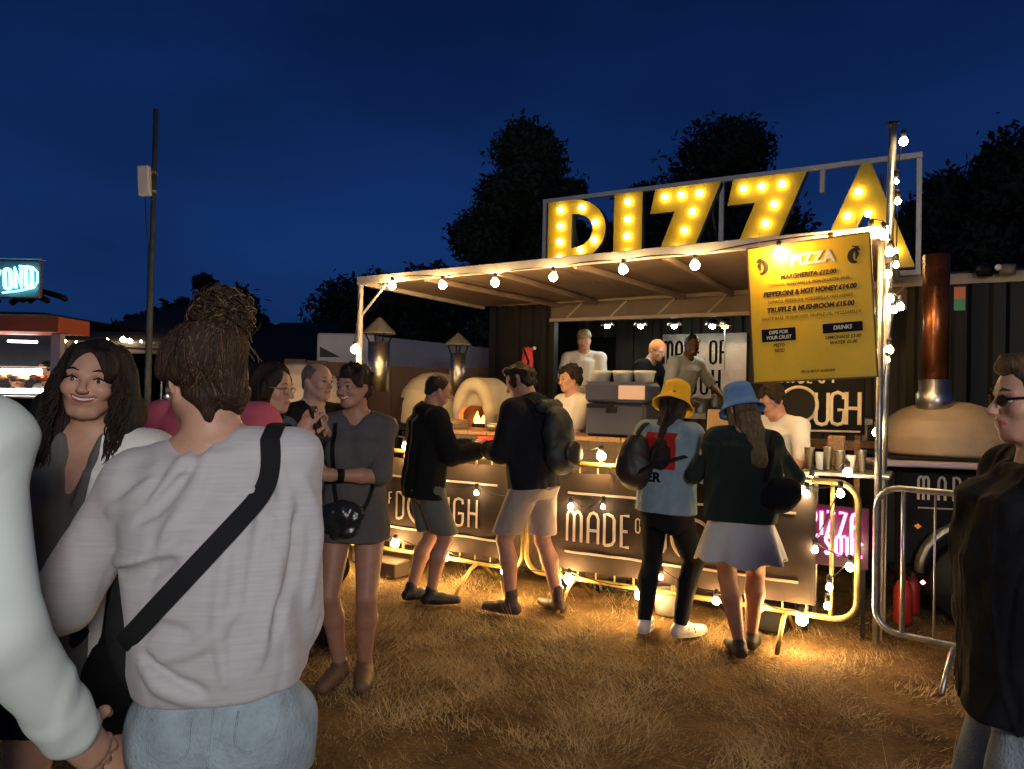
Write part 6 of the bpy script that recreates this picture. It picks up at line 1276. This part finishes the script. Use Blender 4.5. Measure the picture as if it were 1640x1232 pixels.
# 9. tall man with rucksack
q = at(858, 640, 5.35); p = Person('tall man in a dark jacket and stone shorts with a rucksack, seen from behind', 1.80, (q[0], 5.35), -128, skin='skin_tan', lean=6, head=(20, 24, 0), h=.0075, build=1.04, feet={1: (.14, -.10, 10), -1: (-.13, .12, -22)}, hands={1: dict(at=(.12, -.34, 1.16), hint=(.6, .6, -1), curl=.5), -1: dict(at=(-.12, -.34, 1.16), hint=(-.6, .6, -1), curl=.5)})
p.body(); p.hair(M['hair_dark'], 'short', 9); p.top('jacket', C['navy'], .50, 1.95, .030, 1.06, .009, 17, hood=True, collar=.03); p.legs('shorts', C['khaki'], .44, .020, .003, top=.525); p.shoes(brs, boot=.06)
t = thing('backpack', 'dark rucksack on the back of the tall man in stone shorts', 'backpack', tuple(p.root.location), p.root.rotation_euler.z); f = Field(); f.ell(p.T(0, .135, .70), V(.15, .095, .21), .03, p.Rt); f.ell(p.T(0, .145, .62), V(.15, .10, .13), .04, p.Rt); f.cap(p.T(-.05, .10, .82), p.T(.05, .10, .82), .05, .05, .04); v, q = f.build(.009, disp=lambda x, y, z: .006*sines(x*22, y*22, z*22, 4)); mk_np('bag_body', v, q, mat('dark_green_nylon', (.016, .022, .021), .6, var=.3, bump=.2), t)
f = Field(); f.ell(p.T(0, .20, .63), V(.10, .035, .09), .02, p.Rt); v, q = f.build(.008); mk_np('front_pocket', v, q, mat('dark_nylon', (.012, .014, .015), .5), t)
for k in (1, -1):
    b = MB(); ribbon(b, spline([p.T(.05*k, .08, .82), p.T(.055*k, .03, .855), p.T(.06*k, -.06, .82), p.T(.065*k, -.075, .74)], 6), .05, V(0, .3, 1), .01); b.build('strap', M['blackcloth'], t)
# 11. woman in the yellow hat
q = at(1062, 640, 4.95); p = Person('woman in a yellow bucket hat and red-panelled denim jacket with white trainers', 1.64, (q[0]+.03, 4.95), 140, True, lean=4, head=(4, 22, 0), h=.0075, build=1.08, feet={1: (.10, .06, 20), -1: (-.12, -.02, -25)}, hands={1: dict(at=(.13, -.30, 1.13), hint=(.6, .5, -1), curl=.6), -1: dict(at=(-.08, -.30, 1.16), hint=(-.8, .5, -1), curl=.6)})
p.body(); p.face_bits(); p.hair(M['hair_dark'], 'long', 12, 2.0, 1.0); p.hat('bucket', C['yellow'])
p.top('jacket', [C['bluegrey'], C['redp'], C['denimlt']], .49, 1.9, .028, 1.05, .008, 18, collar=.03, flare=.010, mats=lambda c: np.where((c[:, 1] > .0) & (np.abs(c[:, 0]+.0) < .115) & (c[:, 2] > 1.10) & (c[:, 2] < 1.34), 1, 0), snap=((0, -.115), (0, .115), (2, 1.10), (2, 1.34))); p.legs('leggings', C['suit'], .98, .006, .002); p.shoes(whs, whs)
p11 = p; ps = MB()
for k in (1, -1):
    fd = rz(p.fy[k])@V(0, -1, 0); sd = np.cross(fd, V(0, 0, 1))
    for j in range(3):
        for sg in (1, -1): a = V(p.ank[k][0], p.ank[k][1], 0)+fd*(.045+.022*j); ps.tube([a+sd*sg*.047+V(0, 0, .03), a-fd*.012+sd*sg*.044+V(0, 0, .062)], .006, 5)
ps.build('shoe_stripe', M['black'], p.root)
skirt(p, 'shirt_tail', C['suit'], .83, .70, .165, .175, 5, .02, 3)
tree_ = bvh(p, ('jacket',)); me = text_mesh('ER', .085, .004, 0, 'CENTER'); me.materials.clear(); me.materials.append(M['black']); me.transform(Matrix(((-1, 0, 0, 0), (0, 0, 1, 0), (0, 1, 0, 0), (0, 0, 0, 1)))); o = bpy.data.objects.new('jacket_lettering', me); COL.objects.link(o); o.parent = p.root
for v in me.vertices:
    c = V(v.co.x+.02, 0, v.co.z+1.045); hit = tree_.ray_cast(Vector((c[0], .6, c[2])), Vector((0, -1, 0)), .8); v.co = (hit[0]+Vector((0, .004, 0))) if hit[0] is not None else Vector((c[0], .18, c[2]))
t = thing('backpack', 'small dark brown backpack slung on the woman in the yellow hat', 'backpack', tuple(p.root.location), p.root.rotation_euler.z); f = Field(); cc = V(.155, .14, 1.14); f.ell(cc, V(.115, .085, .19), .03, rz(.5)); f.ell(cc+V(0, .01, -.06), V(.13, .095, .12), .04, rz(.5)); v, q = f.build(.009, disp=lambda x, y, z: .005*sines(x*22, y*22, z*22, 4)); mk_np('bag_body', v, q, mat('dark_brown_leather', (.028, .020, .016), .5, var=.3, bump=.2), t)
b = MB(); ribbon(b, spline([cc+V(-.02, .03, .17), p.T(.08, .06, .84), p.T(.09, -.02, .845), p.T(.10, -.08, .78)], 6), .035, V(0, .3, 1), .008); ribbon(b, spline([cc+V(-.05, .08, -.07), V(.0, .185, 1.13), V(-.12, .14, 1.17), V(-.19, .03, 1.2)], 6), .025, V(0, 1, .2), .006); b.build('strap', M['blackcloth'], t)
wc = p.W((p.wr[1]+p.wr[-1])/2+V(0, -.10, .03)); t = thing('phone', 'phone with a bright blue screen held by the woman in the yellow hat', 'phone', wc, p.root.rotation_euler.z); b = MB(); b.box((0, 0, 0), (.072, .148, .009), rx(-.6), bev=.004); b.build('case', M['black'], t); b = MB(); b.box(rx(-.6)@V(0, 0, .0055), (.064, .138, .001), rx(-.6)); b.build('screen', mat('lit_screen', (.1, .2, .4), .2, emit=(.12, .36, .9), es=1.3), t)
# 12. woman in the blue hat
q = at(1190, 640, 4.55); p = Person('woman in a sky-blue bucket hat, bottle-green jumper and white skirt, seen from behind', 1.62, (q[0], 4.57), 172, True, lean=3, side=-2, head=(22, 18, 0), h=.0075, build=1.15, feet={1: (.0, .03, 10), -1: (-.10, -.14, -20)}, hands={1: dict(at=(.16, -.30, 1.12), hint=(.8, .5, -1), curl=.6), -1: dict(at=(-.30, -.30, 1.02), hint=(-.8, .6, -.6), curl=.4, dir=(-.5, -.8, -.1))})
p.body(); p.hair(hairmat('fair_hair', (.17, .105, .055), (.06, .035, .02)), 'long', 13, 1.5, .9); p.hat('bucket', C['blue'], 2)
f = Field(); f.cap(p.headp(0, .42, -.3), p.headp(.02, .62, -1.75), .045, .03, .02, sq=(V(1, 0, 0), 1.6)); v, q = f.build(.007, disp=lambda x, y, z: .004*sines(x*80, y*80, z*16, 4)); mk_np('ponytail', v, q, hairmat('mousy_hair', (.20, .125, .065), (.07, .04, .022)), p.root)
p.top('jumper', C['green'], .505, 1.9, .032, 1.08, .010, 19, srad=(.052, .050), flare=.004); skirt(p, 'skirt', C['white'], .87, .585, .165, .27, 7, .055, 5); p.shoes(mat('dark_trainer', (.05, .045, .04), .6, var=.4), None, boot=.0)
t = thing('handbag', 'slouchy black handbag under the arm of the woman in the blue hat', 'bag', tuple(p.root.location), p.root.rotation_euler.z); f = Field(); f.ell((-.20, .10, 1.0), V(.15, .07, .11), .03, ry(.25)); v, q = f.build(.009, disp=lambda x, y, z: .008*sines(x*22, y*22, z*22, 4)); mk_np('pouch', v, q, M['blackcloth'], t)
b = MB(); ribbon(b, spline([V(-.12, .14, 1.07), V(-.15, .16, 1.25), p.T(-.105, .03, .855)], 6), .025, V(0, 1, .2), .006); b.build('strap', M['blackcloth'], t)
wc = p.W(p.wr[-1]+p.hd[-1]*.08+V(.0, -.02, -.02)); t = thing('drink_cup', 'small pale cup in the hand of the woman in the blue hat', 'cup', wc); b = MB(); b.lathe([(0, 0), (.024, 0), (.032, .09), (.033, .092), (.030, .09), (0, .085)], (0, 0, 0), 16); b.build('cup_body', mat('pale_cup', (.6, .55, .35), .6), t, True)
# 13. right foreground man
q = at(1649, 640, 1.85); p = p13 = Person('man in black with sunglasses cut off at the right edge', 1.70, (q[0]+.065, 1.87), -106, head=(6, 4, 0), h=.0062, build=1.32, hands={-1: dict(at=(-.12, .0, 1.0), hint=(-.9, .8, 0), dir=(.3, 0, -1), curl=1), 1: dict(at=(.12, .0, 1.0), hint=(.9, .8, 0), dir=(-.3, 0, -1), curl=1)})
p.body(); p.face_bits(); p.glasses(None, True); p.hair(M['hair_brown'], 'short', 21, vol=.9); p.top('jacket', C['suit'], .475, 1.97, .034, 1.1, .012, 22, srad=(.072, .062), collar=.03, flare=.008, ridge=.005); p.legs('jeans', C['denimlt'], .97, .022); p.shoes(blks)
# 10. server at the counter
q = at(917, 640, 6.95); p = Person('dark-haired server in a white t-shirt lit orange behind the counter', 1.78, (q[0], 6.95), -62, head=(0, 8, 0), h=.008, z0=.06, hands={1: dict(at=(.15, -.33, 1.08), hint=(.5, .5, -1), curl=.5), -1: dict(at=(-.15, -.33, 1.08), hint=(-.5, .5, -1), curl=.5)})
p.body(); p.face_bits(); p.hair(M['hair_dark'], 'short', 23, vol=1.5); p.top('tshirt', C['white'], .48, .75, .014, 1, .006, 24); p.legs('trousers', C['suit'], .97); p.shoes(blks)
o = sb('p', S_of(p.W((0, 0, 0)))-.5, S_of(p.W((0, 0, 0)))+.5, float(p.W((0, 0, 0))@NN)-.35, float(p.W((0, 0, 0))@NN)+.35, 0, .058, M['wood']); o.name = 'duckboard'; tag(o, 'low wooden duckboard under the orange-lit server', 'duckboard')
# 14. capped worker inside
q = at(934, 640, 8.75); p = Person('worker in a patterned cap and white t-shirt inside the hatch', 1.74, (q[0], 8.75), -12, head=(0, 10, 0), h=.009, z0=ZF, hands={1: dict(at=(.13, -.34, 1.08), hint=(.6, .5, -1), curl=.5), -1: dict(at=(-.2, -.32, 1.06), hint=(-.6, .5, -1), curl=.5)})
p.body(); p.hair(M['hair_dark'], 'crop'); p.hat('cap', C['camo']); p.top('tshirt', C['white'], .48, .8, .016, 1.05, .006, 25); p.legs('trousers', C['suit'], .97); p.shoes(blks)
# 15. worker reaching, inside
q = at(1074, 640, 8.15); p = Person('dark-skinned worker in a pale grey t-shirt leaning over the worktop', 1.70, (q[0]+.04, 8.2), 35, lean=22, head=(-25, 10, 0), h=.009, z0=ZF, skin='skin_dark', hands={1: dict(at=(.30, -.45, .98), hint=(.8, .3, -.6), curl=.4), -1: dict(at=(-.24, -.42, .95), hint=(-.8, .4, -.6), curl=.5)})
p.body(); p.hair(M['hair_dark'], 'crop'); p.top('tshirt', C['tee_grey'], .48, .85, .016, 1.05, .006, 26); p.legs('trousers', C['suit'], .97); p.shoes(blks)
# 17. worker bending in black with an orange headscarf
q = at(1004, 640, 8.85); p = Person('worker in black bending forward with an orange headscarf, inside the hatch', 1.74, (q[0]+.02, 8.9), 50, lean=34, head=(-10, 10, 0), h=.0095, z0=ZF, hands={1: dict(at=(.25, -.55, .95), hint=(.8, .3, -.6)), -1: dict(at=(-.2, -.55, .95), hint=(-.8, .3, -.6))})
p.body(); p.hair(mat('orange_scarf', (.52, .16, .05), .8), 'crop', name='headscarf', vol=2.2); p.top('tshirt', C['suit'], .48, .9, .018, 1.05, .006, 27); p.legs('trousers', C['suit'], .97); p.shoes(blks)
# 16. worker at the right end of the counter
q = at(1256, 640, 5.72); p = Person('dark-haired worker in a white t-shirt bent over beside the DOUGH board', 1.70, (q[0]+.03, 5.72), -60, lean=12, head=(0, 20, 0), h=.0085, hands={1: dict(at=(.2, -.4, 1.0), hint=(.8, .3, -.6)), -1: dict(at=(-.15, -.42, 1.0), hint=(-.8, .3, -.6))})
p.body(); p.hair(M['hair_dark'], 'short', vol=1.5); p.top('tshirt', C['white'], .48, .85, .016, 1.05, .006, 28); p.legs('trousers', C['suit'], .97); p.shoes(blks)
# attendants of the left stall
for i, (px, lab, c_) in enumerate(((30, 'attendant in a blue top leaning inside the lit left stall', 'bluegrey'), (68, 'attendant in a pale lilac top at the right end of the lit left stall', 'white'))):
    q = at(px, 600, 8.0); p = Person(lab, 1.68 if i else 1.6, (q[0], 8.0+.2*i), 30*(1-2*i), lean=14-8*i, h=.011, z0=.15); p.body(); p.hair(M['hair_dark'], 'crop'); p.top('top', C[c_], .48, 1.5, .016, 1.05, .006, 29+i); p.legs('trousers', C['suit'], .97); p.shoes(blks)
